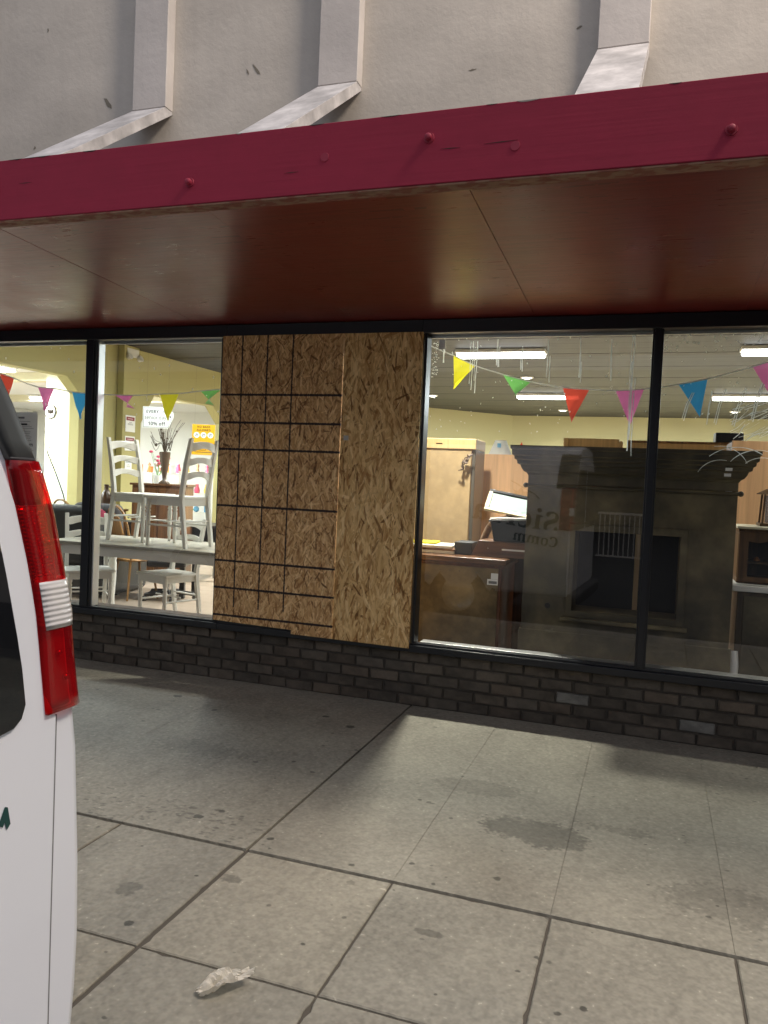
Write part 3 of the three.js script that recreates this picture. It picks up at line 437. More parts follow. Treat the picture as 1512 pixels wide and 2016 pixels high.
{ // couch, armchair, bent wood chairs
  const cushion = (w, h, d, x, y, z, r) => { const g = rbox(w, h, d, r, 5); const p = g.attributes.position; for (let i = 0; i < p.count; i++) { const b = 0.02 * Math.sin(p.getX(i) * 9 + p.getY(i) * 7) * 0.5; p.setXYZ(i, p.getX(i) + b, p.getY(i) + b * 0.5, p.getZ(i) + b); } g.computeVertexNormals(); return boxUV(g.translate(x, y, z)); };
  const leather = std(L(0.014, 0.015, 0.017), 0.42, { bumpMap: roughBump, bumpScale: 0.002 }), greyF = std(L(0.055, 0.055, 0.058), 0.9, { bumpMap: roughBump, bumpScale: 0.003 });
  const s = thing('couch', 'black leather couch with its high back toward the window', 'couch', [-6.75, FY, -2.55], 0.15);
  mesh('base', cushion(1.5, 0.4, 0.85, 0, 0.22, -0.2, 0.06), leather, s); for (const x of [-0.37, 0.37]) mesh('back_cushion', cushion(0.76, 0.7, 0.24, x, 0.7, 0.22, 0.09), leather, s);
  for (const x of [-0.82, 0.82]) mesh('armrest', cushion(0.2, 0.62, 0.9, x, 0.33, -0.18, 0.07), leather, s);
  const a = thing('armchair', 'grey fabric armchair with a pink price tag behind the chairs', 'armchair', [-6.22, FY, -2.75], 0.2);
  mesh('base', cushion(0.62, 0.4, 0.7, 0, 0.22, -0.25, 0.05), greyF, a); mesh('backrest', cushion(0.6, 0.7, 0.2, 0, 0.72, 0.08, 0.08), greyF, a);
  tag(mesh('price_tag', boxUV(rbox(0.11, 0.12, 0.002, 0.0006).rotateZ(-0.45).translate(-5.68, 1.0, -2.05)), std(L(0.85, 0.13, 0.26), 0.8)), 'pink paper tag hanging on the grey armchair', 'tag');
  const hoop = (label, x, z, turn) => {
    const c = thing('bentwood_chair', label, 'chair', [x, FY, z], turn, 'oak bentwood chairs');
    mesh('seat', lathe([[0.001, 0.44], [0.2, 0.44], [0.215, 0.452], [0.2, 0.47], [0.001, 0.462]], 24), M.oak, c);
    mesh('hoop', tube([[-0.19, 0.46, -0.15], [-0.215, 0.75, -0.2], [-0.17, 0.99, -0.25], [0, 1.07, -0.27], [0.17, 0.99, -0.25], [0.215, 0.75, -0.2], [0.19, 0.46, -0.15]], 0.014, 40, 8), M.oak, c);
    mesh('back_panel', extrude([[-0.13, 0.5], [-0.15, 0.75], [-0.11, 0.93], [0, 0.98], [0.11, 0.93], [0.15, 0.75], [0.13, 0.5]], 0.012, 0.003).rotateX(-0.2).translate(0, 0.02, -0.09), M.oak, c);
    for (const sx of [-1, 1]) for (const sz of [-1, 1]) mesh('leg', rod([sx * 0.2, 0, sz * 0.19], [sx * 0.14, 0.45, sz * 0.13], 0.012, 0.017), M.oak, c);
    return c;
  };
  const h0 = hoop('oak bentwood chair behind the armchair, seen through the white chair legs', -5.63, -2.62, 2.7);
  copy(h0, [-6.98, FY, -3.25], 2.9, 'oak bentwood chair with only its rail showing above the black couch');
  const jug = thing('jug', 'brown glazed jug standing on a small oak stand', 'jug', [-6.98, 0.97, -3.78]);
  mesh('body', lathe([[0.001, 0], [0.07, 0], [0.085, 0.05], [0.09, 0.12], [0.06, 0.2], [0.03, 0.25], [0.028, 0.3], [0.036, 0.315], [0.03, 0.32], [0.001, 0.315]], 24), std(L(0.05, 0.025, 0.012), 0.3), jug); mesh('handle', tube([[0.03, 0.29, 0], [0.09, 0.28, 0], [0.09, 0.2, 0], [0.07, 0.17, 0]], 0.009, 16), std(L(0.05, 0.025, 0.012), 0.3), jug);
  const st = thing('side_stand', 'small oak stand under the brown jug', 'stand', [-6.95, FY, -3.78]); mesh('top', boxUV(rbox(0.4, 0.03, 0.36, 0.005).translate(0, 0.93, 0)), M.oak, st); for (const sx of [-1, 1]) for (const sz of [-1, 1]) mesh('leg', boxUV(rbox(0.035, 0.915, 0.035, 0.004).translate(sx * 0.16, 0.4575, sz * 0.14)), M.oak, st);
  const fl = thing('floor_lamp', 'thin dark arched lamp rod behind the couch', 'lamp', [-7.3, FY, -3.37]);
  mesh('rod', tube([[0, 0.02, 0], [0, 0.9, 0], [-0.015, 1.05, 0], [-0.13, 1.37, 0.03], [-0.27, 1.68, 0.06]], 0.008, 30), M.black, fl); mesh('foot', lathe([[0.001, 0], [0.13, 0], [0.13, 0.015], [0.02, 0.03], [0.001, 0.03]]), M.black, fl);
  tag(mesh('leaning_board', boxUV(rbox(0.45, 1.63, 0.03, 0.004).rotateX(-0.03)).translate(-8.3, FY + 0.82, -4.56), std(L(0.5, 0.52, 0.44), 0.7)), 'pale grey green board leaning under the round wall clock', 'board');
}
{ // desk, office chair foot, cabinet with vase, basket, shelves
  const d = thing('black_desk', 'black desk standing behind the white chairs', 'desk', [-6.3, FY, -4.6], 0.2);
  mesh('desk_top', boxUV(rbox(1.5, 0.035, 0.7, 0.005).translate(0, 0.745, 0)), M.blackPlastic, d); for (const sx of [-1, 1]) for (const sz of [-1, 1]) mesh('leg', boxUV(rbox(0.07, 0.728, 0.07, 0.005).translate(sx * 0.68, 0.364, sz * 0.29)), M.blackPlastic, d); mesh('modesty_panel', boxUV(rbox(1.28, 0.35, 0.02, 0.003).translate(0, 0.54, -0.26)), M.blackPlastic, d);
  const lt = thing('coffee_table', 'low dark table under the white table, behind the seats', 'table', [-5.6, FY, -3.0], 0.25); mesh('table_top', boxUV(rbox(0.9, 0.05, 0.55, 0.006).translate(0, 0.475, 0)), std(L(0.06, 0.06, 0.06), 0.35), lt); for (const sx of [-1, 1]) for (const sz of [-1, 1]) mesh('leg', boxUV(rbox(0.06, 0.45, 0.06, 0.005).translate(sx * 0.4, 0.225, sz * 0.22)), M.blackPlastic, lt);
  const o = thing('office_chair', 'black office chair on castors behind the white seats', 'chair', [-5.25, FY, -2.75], 0.4);
  mesh('gas_column', cyl(0.025, 0.03, 0.3, 12).translate(0, 0.24, 0), M.chrome, o); mesh('seat', boxUV(rbox(0.44, 0.08, 0.42, 0.03, 3).translate(0, 0.43, 0)), M.blackPlastic, o);
  for (let k = 0; k < 5; k++) { const a = k * 1.2566; const leg = mesh('base_arm', bar([0, 0.1, 0], [Math.cos(a) * 0.29, 0.07, Math.sin(a) * 0.29], 0.045, 0.03, 0.006), M.blackPlastic, o); mesh('castor', cyl(0.03, 0.03, 0.04, 14).rotateX(Math.PI / 2).rotateY(a).translate(Math.cos(a) * 0.3, 0.03, Math.sin(a) * 0.3), M.blackPlastic, leg); }
  const cab = thing('wood_cabinet', 'brown wooden cabinet carrying the vase of branches', 'cabinet', [-6.3, FY, -4.1], 0.3);
  mesh('carcass', boxUV(rbox(0.72, 1.28, 0.4, 0.005).translate(0, 0.64, 0)), wood(0.3, 0.13, 0.05, 0.4), cab); mesh('top', boxUV(rbox(0.78, 0.03, 0.44, 0.006).translate(0, 1.297, 0)), wood(0.34, 0.16, 0.07, 0.35), cab); for (const x of [-0.18, 0.18]) mesh('door', boxUV(rbox(0.34, 1.2, 0.018, 0.004).translate(x, 0.64, 0.21)), wood(0.36, 0.16, 0.06, 0.4), cab);
  const v = thing('vase', 'tall dark slender vase full of dry branches on the cabinet', 'vase', [-6.26, 1.333, -4.05]);
  mesh('body', lathe([[0.001, 0], [0.07, 0], [0.075, 0.012], [0.03, 0.05], [0.028, 0.1], [0.05, 0.2], [0.075, 0.42], [0.07, 0.43], [0.001, 0.41]], 20), std(L(0.09, 0.06, 0.04), 0.25), v);
  const tw = []; for (let k = 0; k < 34; k++) { const a = rnd() * 6.283, sp = rr(0.04, 0.26), h = rr(0.55, 0.92); tw.push(tube([[0, 0.38, 0], [Math.cos(a) * sp * 0.3, 0.55, Math.sin(a) * sp * 0.3], [Math.cos(a) * sp * 0.65, h - 0.12, Math.sin(a) * sp * 0.65], [Math.cos(a) * sp, h, Math.sin(a) * sp]], 0.0035, 10, 4)); if (k % 2) tw.push(new THREE.SphereGeometry(0.014, 6, 5).translate(Math.cos(a) * sp * 0.65, h - 0.12, Math.sin(a) * sp * 0.65)); }
  const twm = mesh('branches', merge(tw), std(L(0.08, 0.055, 0.035), 0.8), v); twm.userData.kind = 'stuff';
  const bk = thing('plastic_basket', 'bright green plastic basket on the black desk', 'basket', [-6.42, 0.783, -4.75], 0.25); const gm = phys(L(0.02, 0.5, 0.09), 0.35, { transmission: 0.25, thickness: 0, roughness: 0.6 });
  for (const [w, dd, x, z] of [[0.24, 0.012, 0, 0.1], [0.24, 0.012, 0, -0.1], [0.012, 0.188, -0.114, 0], [0.012, 0.188, 0.114, 0]]) mesh('side', boxUV(rbox(w, 0.17, dd, 0.003).translate(x, 0.087, z)), gm, bk); mesh('rim', merge(boxUV(rbox(0.26, 0.02, 0.02, 0.004)).translate(0, 0.18, 0.108), boxUV(rbox(0.26, 0.02, 0.02, 0.004)).translate(0, 0.18, -0.108)), gm, bk); mesh('bottom', boxUV(rbox(0.21, 0.008, 0.18, 0.002).translate(0, 0.006, 0)), gm, bk);
  // white display shelves in the next room, with small goods
  const goods = [[0.7, 0.25, 0.05], [0.8, 0.6, 0.1], [0.1, 0.3, 0.5], [0.75, 0.1, 0.2], [0.2, 0.4, 0.15], [0.06, 0.05, 0.05], [0.8, 0.78, 0.74], [0.45, 0.25, 0.12]].map(([r, g, b]) => std(L(r, g, b), 0.4));
  const shapes = [lathe([[0.001, 0], [0.05, 0], [0.06, 0.06], [0.03, 0.15], [0.035, 0.18], [0.001, 0.18]], 12), lathe([[0.001, 0], [0.06, 0], [0.05, 0.02], [0.02, 0.12], [0.035, 0.17], [0.001, 0.22]], 12), boxUV(rbox(0.1, 0.14, 0.06, 0.006)).translate(0, 0.07, 0), lathe([[0.001, 0], [0.04, 0], [0.045, 0.1], [0.05, 0.11], [0.04, 0.11], [0.001, 0.02]], 12), new THREE.SphereGeometry(0.06, 14, 10).translate(0, 0.06, 0)];
  const kinds = ['bottle', 'figurine', 'boxed_game', 'glass_jar', 'ball_ornament'], where = ['rack nearest the archway', 'rack behind the vase', 'rack behind the yellow notice', 'rack at the far wall'];
  [[-9.7, -3.1, 0.75], [-8.7, -7.0, 0.56], [-8.9, -8.5, 0.56], [-10.6, -9.6, 0.6]].forEach(([x, z, turn], r) => {
    const sh = thing('display_rack', `white display ${where[r]} loaded with small goods`, 'rack', [x, FY, z], turn, 'white display racks');
    for (const s of [-1, 1]) mesh('upright', boxUV(rbox(0.03, 1.5, 0.35, 0.003).translate(s * 0.6, 0.75, 0)), M.white, sh);
    for (const y of [0.3, 0.68, 1.06, 1.44]) mesh('shelf', boxUV(rbox(1.168, 0.022, 0.35, 0.003).translate(0, y, 0)), M.white, sh);
    for (const y of [0.691, 1.071, 1.451]) for (let k = 0; k < 6; k++) {
      const hue = (rnd() * 8) | 0;
      const q = (rnd() * 5) | 0, o2 = mesh(kinds[q], shapes[q], goods[hue]), lx = -0.48 + k * 0.19, wx = x + Math.cos(turn) * lx, wz = z - Math.sin(turn) * lx;
      o2.position.set(wx, FY + y, wz); o2.rotation.y = rnd() * 6; tag(o2, `${['orange', 'yellow', 'blue', 'pink', 'green', 'black', 'white', 'brown'][hue]} ${kinds[q].replace('_', ' ')} ${['first', 'second', 'third', 'fourth', 'fifth', 'last'][k]} along the ${y < 1 ? 'lower' : y < 1.4 ? 'middle' : 'top'} shelf of the white ${where[r]}`, kinds[q].split('_').at(-1), `goods on the white ${where[r]}`);
    }
  });
  // flowers and a white stool of papers on the counter
  const fw = thing('flower_bunch', 'bunch of red and pink cloth flowers beside the branches', 'flowers', [-6.75, FY + 1.28, -4.6]); mesh('pot', lathe([[0.001, 0], [0.05, 0], [0.07, 0.14], [0.001, 0.14]], 14), M.white, fw);
  for (let k = 0; k < 14; k++) { const a = rnd() * 6.28, r = rr(0.03, 0.17), h = rr(0.22, 0.48); const s = mesh('stem', rod([0, 0.1, 0], [Math.cos(a) * r, h, Math.sin(a) * r], 0.003), goods[4], fw); mesh('blossom', new THREE.IcosahedronGeometry(0.028, 1).scale(1, 0.7, 1).translate(Math.cos(a) * r, h, Math.sin(a) * r), goods[k % 3 ? 3 : 6], s); }
  const fs = thing('plant_stand', 'pale stand under the bunch of cloth flowers', 'stand', [-6.75, FY, -4.6]); mesh('post', boxUV(rbox(0.25, 1.278, 0.25, 0.005).translate(0, 0.639, 0)), M.white, fs);
}
// ---- signs
function sign(name, w, h, d, tex, label, pos, turn = 0, category = 'sign', rough = 0.6) {
  const t = thing(name, label, category, pos, turn); mesh('backing', boxUV(rbox(w, h, d, 0.001)), M.paper, t);
  mesh('print', new THREE.PlaneGeometry(w * 0.995, h * 0.995).translate(0, 0, d / 2 + 0.0008), std(0xffffff, rough, { map: tex }), t); return t;
}
{
  const font = (s, f = 'sans-serif', b = 'bold') => `${b} ${s}px ${f}`;
  const senior = canvasTex(512, 350, (g) => { g.fillStyle = '#f4f4ee'; g.fillRect(0, 0, 512, 350); g.strokeStyle = '#777'; g.lineWidth = 6; g.beginPath(); g.moveTo(14, 14); g.lineTo(440, 14); g.lineTo(500, 120); g.lineTo(500, 170); g.lineTo(420, 336); g.lineTo(14, 336); g.closePath(); g.stroke(); g.fillStyle = '#3a3a3a'; g.font = font(72, 'sans-serif'); g.fillText('EVERY', 52, 105); g.font = font(62, 'sans-serif', 'normal'); g.fillText('day', 318, 105); g.font = font(78, 'sans-serif', 'normal'); g.fillText('senior day', 28, 205, 420); g.font = font(80); g.fillText('10% off', 88, 305); g.beginPath(); g.arc(462, 160, 13, 0, 7); g.fill(); });
  const t = thing('hanging_sign', 'white price tag shaped sign offering seniors ten percent off', 'sign', [-5.91, 2.17, -3.38], 0.33);
  const tagPts = [[-0.195, -0.133], [0.125, -0.133], [0.19, 0], [0.19, 0.05], [0.145, 0.133], [-0.195, 0.133]], tg = extrude(tagPts, 0.006), tp = tg.attributes.position, tu = tg.attributes.uv; for (let i = 0; i < tp.count; i++) tu.setXY(i, (tp.getX(i) + 0.195) / 0.385, (tp.getY(i) + 0.133) / 0.266);
  mesh('board', tg, std(0xffffff, 0.6, { map: senior }), t); for (const x of [-0.15, 0.12]) mesh('wire', rod([x, 0.133, 0.003], [x, CH - 2.17, 0.003], 0.0005, 0.0005, 4), M.blackPlastic, t);
  const bags = canvasTex(300, 400, (g) => {
    g.fillStyle = '#f2b515'; g.fillRect(0, 0, 300, 400); g.fillStyle = '#2a2208'; g.textAlign = 'center'; g.font = font(40); g.fillText('NO BAGS', 150, 46); g.fillText('ALLOWED', 150, 88);
    for (const x of [60, 150, 240]) { g.fillStyle = '#fff'; g.beginPath(); g.arc(x, 140, 38, 0, 7); g.fill(); g.strokeStyle = '#555'; g.lineWidth = 5; g.strokeRect(x - 14, 132, 28, 24); g.beginPath(); g.arc(x, 132, 10, Math.PI, 0); g.stroke(); g.beginPath(); g.moveTo(x - 24, 162); g.lineTo(x + 24, 118); g.stroke(); }
    g.strokeStyle = '#2a2208'; g.lineWidth = 6; g.strokeRect(95, 275, 90, 62); g.beginPath(); g.arc(140, 275, 30, Math.PI, 0); g.stroke(); g.font = font(40); g.fillStyle = '#2a2208'; g.fillText('!', 140, 322); g.fillRect(40, 360, 220, 8);
  });
  const b = sign('hanging_sign', 0.3, 0.4, 0.006, bags, 'yellow notice with black lettering forbidding bags', [-5.59, 1.935, -3.92], 0.34); for (const x of [-0.12, 0.12]) mesh('wire', rod([x, 0.2, 0], [x, CH - 1.935, 0], 0.0005, 0.0005, 4), M.blackPlastic, b);
  const note = (head) => canvasTex(160, 230, (g) => { g.fillStyle = '#eeeee8'; g.fillRect(0, 0, 160, 230); g.fillStyle = head; g.fillRect(12, 22, 136, 50); g.fillStyle = '#e8c8c8'; g.fillRect(36, 42, 88, 10); g.fillStyle = '#9a9a98'; for (const [x, y, w] of [[55, 92, 50], [38, 112, 84], [38, 126, 84]]) g.fillRect(x, y, w, 7); });
  sign('wall_notice', 0.23, 0.25, 0.004, note('#8d3a40'), 'white notice with a dark red heading, upper one on the wall pilaster', [-7.566, 2.2, -5.02], Math.PI / 2, 'notice'); sign('wall_notice', 0.23, 0.22, 0.004, note('#8d4a50'), 'white notice behind the top slat of the chair, lower one on the pilaster', [-7.566, 1.9, -5.02], Math.PI / 2, 'notice');
  sign('wall_notice', 0.16, 0.24, 0.004, note('#a9b4bb'), 'pale blue notice low on the pilaster behind the chair slats', [-7.566, 1.56, -5.0], Math.PI / 2, 'notice');
  const poster = canvasTex(360, 500, (g) => { g.fillStyle = '#ecebe8'; g.fillRect(0, 0, 360, 500); g.fillStyle = '#777'; g.fillRect(150, 40, 80, 16); for (let k = 0; k < 26; k++) g.fillRect(30, 80 + k * 15, rr(180, 300), 3); g.fillStyle = '#333'; g.fillRect(110, 100, 150, 14); g.font = font(42); g.fillText('w  I m', 200, 300); });
  const ps = sign('window_poster', 0.36, 0.46, 0.001, poster, 'grey backlit paper taped inside the pane beside the van light', [-4.9, 1.7, -0.07], 0, 'poster', 0.9);
  ps.children[0].material = std(L(0.78, 0.77, 0.75), 0.95);
  const cl = thing('wall_clock', 'round wall clock with a dark ring on the cream partition', 'clock', [-8.69, 2.33, -4.595]);
  mesh('ring', new THREE.TorusGeometry(0.1, 0.012, 8, 32), M.darkWood, cl); mesh('face', cyl(0.092, 0.092, 0.008, 28).rotateX(Math.PI / 2).translate(0, 0, 0.002), M.paper, cl); mesh('ornament', merge(tube([[-0.05, -0.01, 0.012], [-0.035, 0.035, 0.012], [-0.02, 0, 0.012], [-0.03, -0.04, 0.012]], 0.007, 14), tube([[0, -0.035, 0.012], [0.005, 0.03, 0.012], [0.02, -0.03, 0.012], [0.045, 0.035, 0.012], [0.05, -0.03, 0.012]], 0.007, 18)), M.darkWood, cl);
  const em = thing('emergency_light', 'white emergency light box high on the wall corner', 'lamp', [-7.6, 3.27, -5.05], Math.PI / 2); mesh('box', boxUV(rbox(0.28, 0.13, 0.07, 0.01, 2)), M.white, em); for (const x of [-0.12, 0.14]) mesh('lamp_head', merge(cyl(0.05, 0.035, 0.06, 16).rotateX(Math.PI / 2 - 0.4).translate(x, -0.07, 0.05)), M.white, em);
}

// ================================================================ RIGHT WINDOW: FIREPLACE SURROUND, DRESSER, CABINETS
{
  const mt = greyTex(512, 512, (x, y, i) => 0.45 + 0.9 * (blotch[i] - 0.3), 0.9, 0.9); mt.colorSpace = THREE.SRGBColorSpace;
  const stone = std(L(0.31, 0.245, 0.125), 0.6, { map: mt, bumpMap: roughBump, bumpScale: 0.002 });
  const f = thing('fireplace_surround', 'dark olive brown fireplace surround with a wide carved cornice', 'fireplace', [0, FY, 0]);
  const y = (v) => v - FY;
  mesh('body', extrude([[-0.813, 0], [0.505, 0], [0.505, y(1.6)], [-0.813, y(1.6)]], 0.3, 0.002, [[[-0.481, y(0.677)], [0.186, y(0.677)], [0.186, y(1.228)], [-0.481, y(1.228)]]]).translate(0, 0, -0.702), stone, f);
  mesh('opening_trim', extrude([[-0.52, y(0.64)], [0.225, y(0.64)], [0.225, y(1.265)], [-0.52, y(1.265)]], 0.014, 0.003, [[[-0.483, y(0.679)], [0.188, y(0.679)], [0.188, y(1.226)], [-0.483, y(1.226)]]]).translate(0, 0, -0.399), stone, f);
  mesh('hearth_ledge', boxUV(rbox(0.8, 0.028, 0.05, 0.006)).translate(-0.148, y(0.624), -0.378), stone, f);
  const fire = std(L(0.012, 0.011, 0.01), 0.6);
  const fb = mesh('firebox', merge(span(-0.52, -0.1, y(0.64), y(1.26), -0.9, -0.89), span(-0.066, 0.22, y(0.64), y(1.26), -0.9, -0.89), span(-0.52, -0.505, y(0.64), y(1.26), -0.89, -0.703), span(0.205, 0.22, y(0.64), y(1.26), -0.89, -0.703), span(-0.52, 0.22, y(1.26), y(1.275), -0.9, -0.703)), fire, f);
  mesh('firebox_floor', span(-0.52, 0.22, y(0.625), y(0.64), -0.89, -0.703), stone, fb);
  mesh('plinth', span(-0.83, 0.522, 0, y(0.53), -0.42, -0.397, 0.008), stone, f);
  // cornice: stacked mouldings, each wider than the one below
  const prof = [[0.0, 1.58], [0.012, 1.6], [0.03, 1.61], [0.045, 1.632], [0.052, 1.652], [0.07, 1.66], [0.074, 1.682], [0.088, 1.69], [0.09, 1.71], [0.103, 1.718], [0.106, 1.752], [0.115, 1.758], [0.115, 1.782]];
  const pos = [], idx = []; prof.forEach(([o, v]) => { for (const [px, pz] of [[-0.813 - o, -0.40 + o], [0.505 + o, -0.40 + o], [0.505 + o, -0.702], [-0.813 - o, -0.702]]) pos.push(px, y(v), pz); });
  for (let k = 0; k < prof.length - 1; k++) for (let e = 0; e < 4; e++) { const a = k * 4 + e, b = k * 4 + ((e + 1) % 4); idx.push(a, b, b + 4, a, b + 4, a + 4); } const q = (prof.length - 1) * 4; idx.push(q, q + 1, q + 2, q, q + 2, q + 3);
  let cg = new THREE.BufferGeometry(); cg.setAttribute('position', new THREE.Float32BufferAttribute(pos, 3)); cg.setIndex(idx); cg = cg.toNonIndexed(); cg.computeVertexNormals(); cg = boxUV(cg);
  mesh('cornice', cg, stone, f);
  mesh('bead_moulding', merge(rod([-0.83, y(1.515), -0.392], [0.522, y(1.515), -0.392], 0.013), new THREE.SphereGeometry(0.018, 10, 8).translate(-0.828, y(1.515), -0.392), new THREE.SphereGeometry(0.018, 10, 8).translate(0.522, y(1.515), -0.392)), stone, f);
  mesh('frieze', span(-0.812, 0.504, y(1.53), y(1.585), -0.4, -0.394, 0.002), stone, f);
  mesh('flue_hole', cyl(0.02, 0.02, 0.006, 18).rotateX(Math.PI / 2).translate(-0.64, y(0.7), -0.399), fire, f);
  for (const [x, v] of [[0.438, 1.665], [0.432, 1.63], [0.452, 1.558], [0.452, 1.52]]) mesh('sticker', span(x - 0.02, x + 0.02, y(v) - 0.0095, y(v) + 0.0095, v > 1.6 ? -0.31 : -0.398, v > 1.6 ? -0.306 : -0.3955, 0.0005), M.paper, f);
}
tag(mesh('batten', span(-0.13, -0.035, FY, 1.3, -1.02, -1.0), std(L(0.72, 0.55, 0.34), 0.6)), 'pale wooden batten glimpsed through the slit in the firebox', 'batten');
const hardboard = std(L(0.46, 0.32, 0.15), 0.8, { map: mottle, bumpMap: roughBump, bumpScale: 0.0006 }), reddish = wood(0.2, 0.065, 0.025, 0.35), peach = std(L(0.86, 0.52, 0.28), 0.6, { map: softGrain }), tan = std(L(0.56, 0.405, 0.215), 0.85, { map: softMottle, bumpMap: roughBump, bumpScale: 0.0008 }), maple = std(L(0.82, 0.58, 0.28), 0.5, { map: softGrain });
{
  const d = thing('dresser', 'dresser with its bare hardboard back and brown top toward the glass', 'dresser', [0, FY, -0.08]);
  mesh('carcass', span(-2.6, -0.964, 0, 0.925, -0.86, -0.309), reddish, d); mesh('back_board', span(-2.58, -0.985, 0.05, 0.905, -0.308, -0.301, 0.002), hardboard, d);
  mesh('top', boxUV(rbox(1.7, 0.04, 0.6, 0.008, 2).translate(-1.785, 0.95, -0.585)), wood(0.3, 0.14, 0.07, 0.25, true), d); mesh('moulding', span(-2.61, -0.945, 0.905, 0.929, -0.88, -0.2925, 0.006), reddish, d);
  mesh('sticker', merge(span(-1.06, -0.985, 0.79, 0.83, -0.3, -0.2992, 0.0003), span(-1.035, -0.985, 0.831, 0.872, -0.3, -0.2992, 0.0003)), M.paper, d); mesh('bar_code', span(-1.05, -0.992, 0.798, 0.817, -0.2991, -0.2986, 0.0002), std(L(0.15, 0.15, 0.15), 0.8), d);
  for (const x of [-1.4, -1.33, -1.26, -1.14]) mesh('nail', new THREE.SphereGeometry(0.004, 8, 6).translate(x, 0.87, -0.3), M.blackPlastic, d);
  // on the dresser
  const T = FY + 0.97;
  [['white', 0.02, -1.6, -0.66, 0.05], ['white', 0.016, -1.58, -0.68, -0.06], ['white', 0.02, -1.62, -0.64, 0.1]].reduce((yy, [, h, x, z, a], k) => { tag(mesh('framed_print', boxUV(rbox(0.5, h, 0.3, 0.003)).rotateY(a).translate(x, yy + h / 2 + 0.001, z), k === 1 ? wood(0.5, 0.28, 0.14) : M.white), ['lowest white flat frame lying on the dresser top', 'wooden flat frame lying between two white ones on the dresser', 'uppermost white flat frame lying on the dresser top'][k], 'frame', 'flat frames stacked on the dresser'); return yy + h + 0.001; }, T);
  tag(mesh('yellow_folder', boxUV(rbox(0.3, 0.012, 0.22, 0.002)).rotateY(0.08).translate(-1.66, T + 0.066, -0.68), std(L(0.8, 0.7, 0.03), 0.5)), 'bright yellow folder lying on top of the flat frames', 'folder');
  tag(mesh('dark_box', boxUV(rbox(0.13, 0.09, 0.2, 0.006)).translate(-1.285, T + 0.046, -0.66), std(L(0.03, 0.032, 0.035), 0.6)), 'small black box between the frames and the wooden chest', 'box');
  const ch = thing('wooden_chest', 'brown wooden chest on the dresser with slanted side', 'chest', [-1.0, T, -0.69]);
  mesh('case', extrude([[-0.22, 0], [0.2, 0], [0.2, 0.105], [-0.17, 0.105]], 0.26, 0.003).translate(0, 0.003, -0.13), wood(0.26, 0.12, 0.055, 0.4, true), ch); mesh('drawer_edge', span(0.0, 0.2, 0.05, 0.062, 0.133, 0.14, 0.002), M.paper, ch); mesh('brass_pull', new THREE.SphereGeometry(0.007, 8, 6).translate(-0.1, 0.06, 0.138), M.chrome, ch);
  const bin = thing('plastic_bin', 'black plastic tub on the wooden chest', 'tub', [-0.95, T + 0.112, -0.69]);
  mesh('tub', extrude([[-0.115, 0], [0.15, 0], [0.17, 0.15], [-0.145, 0.135]], 0.2, 0.006).translate(0, 0.006, -0.1), std(L(0.012, 0.014, 0.018), 0.25), bin); mesh('rim', bar([-0.16, 0.145, 0.115], [0.18, 0.162, 0.115], 0.012, 0.016), std(L(0.04, 0.04, 0.045), 0.25), bin); mesh('white_cloth', tube([[-0.15, 0.157, 0.09], [-0.05, 0.165, 0.1], [0.06, 0.168, 0.09], [0.17, 0.176, 0.1]], 0.009, 20), M.paper, bin);
  const bp = thing('chair_back_rail', 'curved brown wooden rail leaning beside the black tub', 'furniture part', [-1.16, T, -0.86]); mesh('rail', tube([[-0.06, 0, 0], [-0.03, 0.12, 0], [0.03, 0.23, 0.01], [0.14, 0.28, 0.02]], 0.026, 24, 8), wood(0.4, 0.22, 0.1, 0.35), bp);
  const fr = thing('picture_frame', 'pale picture frame tilted over the black tub', 'picture', [-1.02, 1.36, -0.98]); fr.rotation.set(-0.95, 0.2, 0.0);
  mesh('picture', boxUV(rbox(0.32, 0.2, 0.006, 0.002)), std(L(0.3, 0.38, 0.38), 0.35), fr); for (const [w, h, x, yy] of [[0.38, 0.03, 0, 0.115], [0.38, 0.03, 0, -0.115], [0.03, 0.2, -0.175, 0], [0.03, 0.2, 0.175, 0]]) mesh('frame_rail', boxUV(rbox(w, h, 0.02, 0.004).translate(x, yy, 0.004)), yy > 0.1 ? M.blackPlastic : M.cream, fr);
  const sup = thing('monitor', 'dark boxy monitor under the tilted picture frame', 'monitor', [-0.9, FY, -1.25]); mesh('case', boxUV(rbox(0.34, 0.3, 0.3, 0.02, 2).translate(0, 1.18, 0)), M.blackPlastic, sup); mesh('stand', boxUV(rbox(0.4, 1.03, 0.34, 0.005).translate(0, 0.515, 0)), M.darkWood, sup);
}
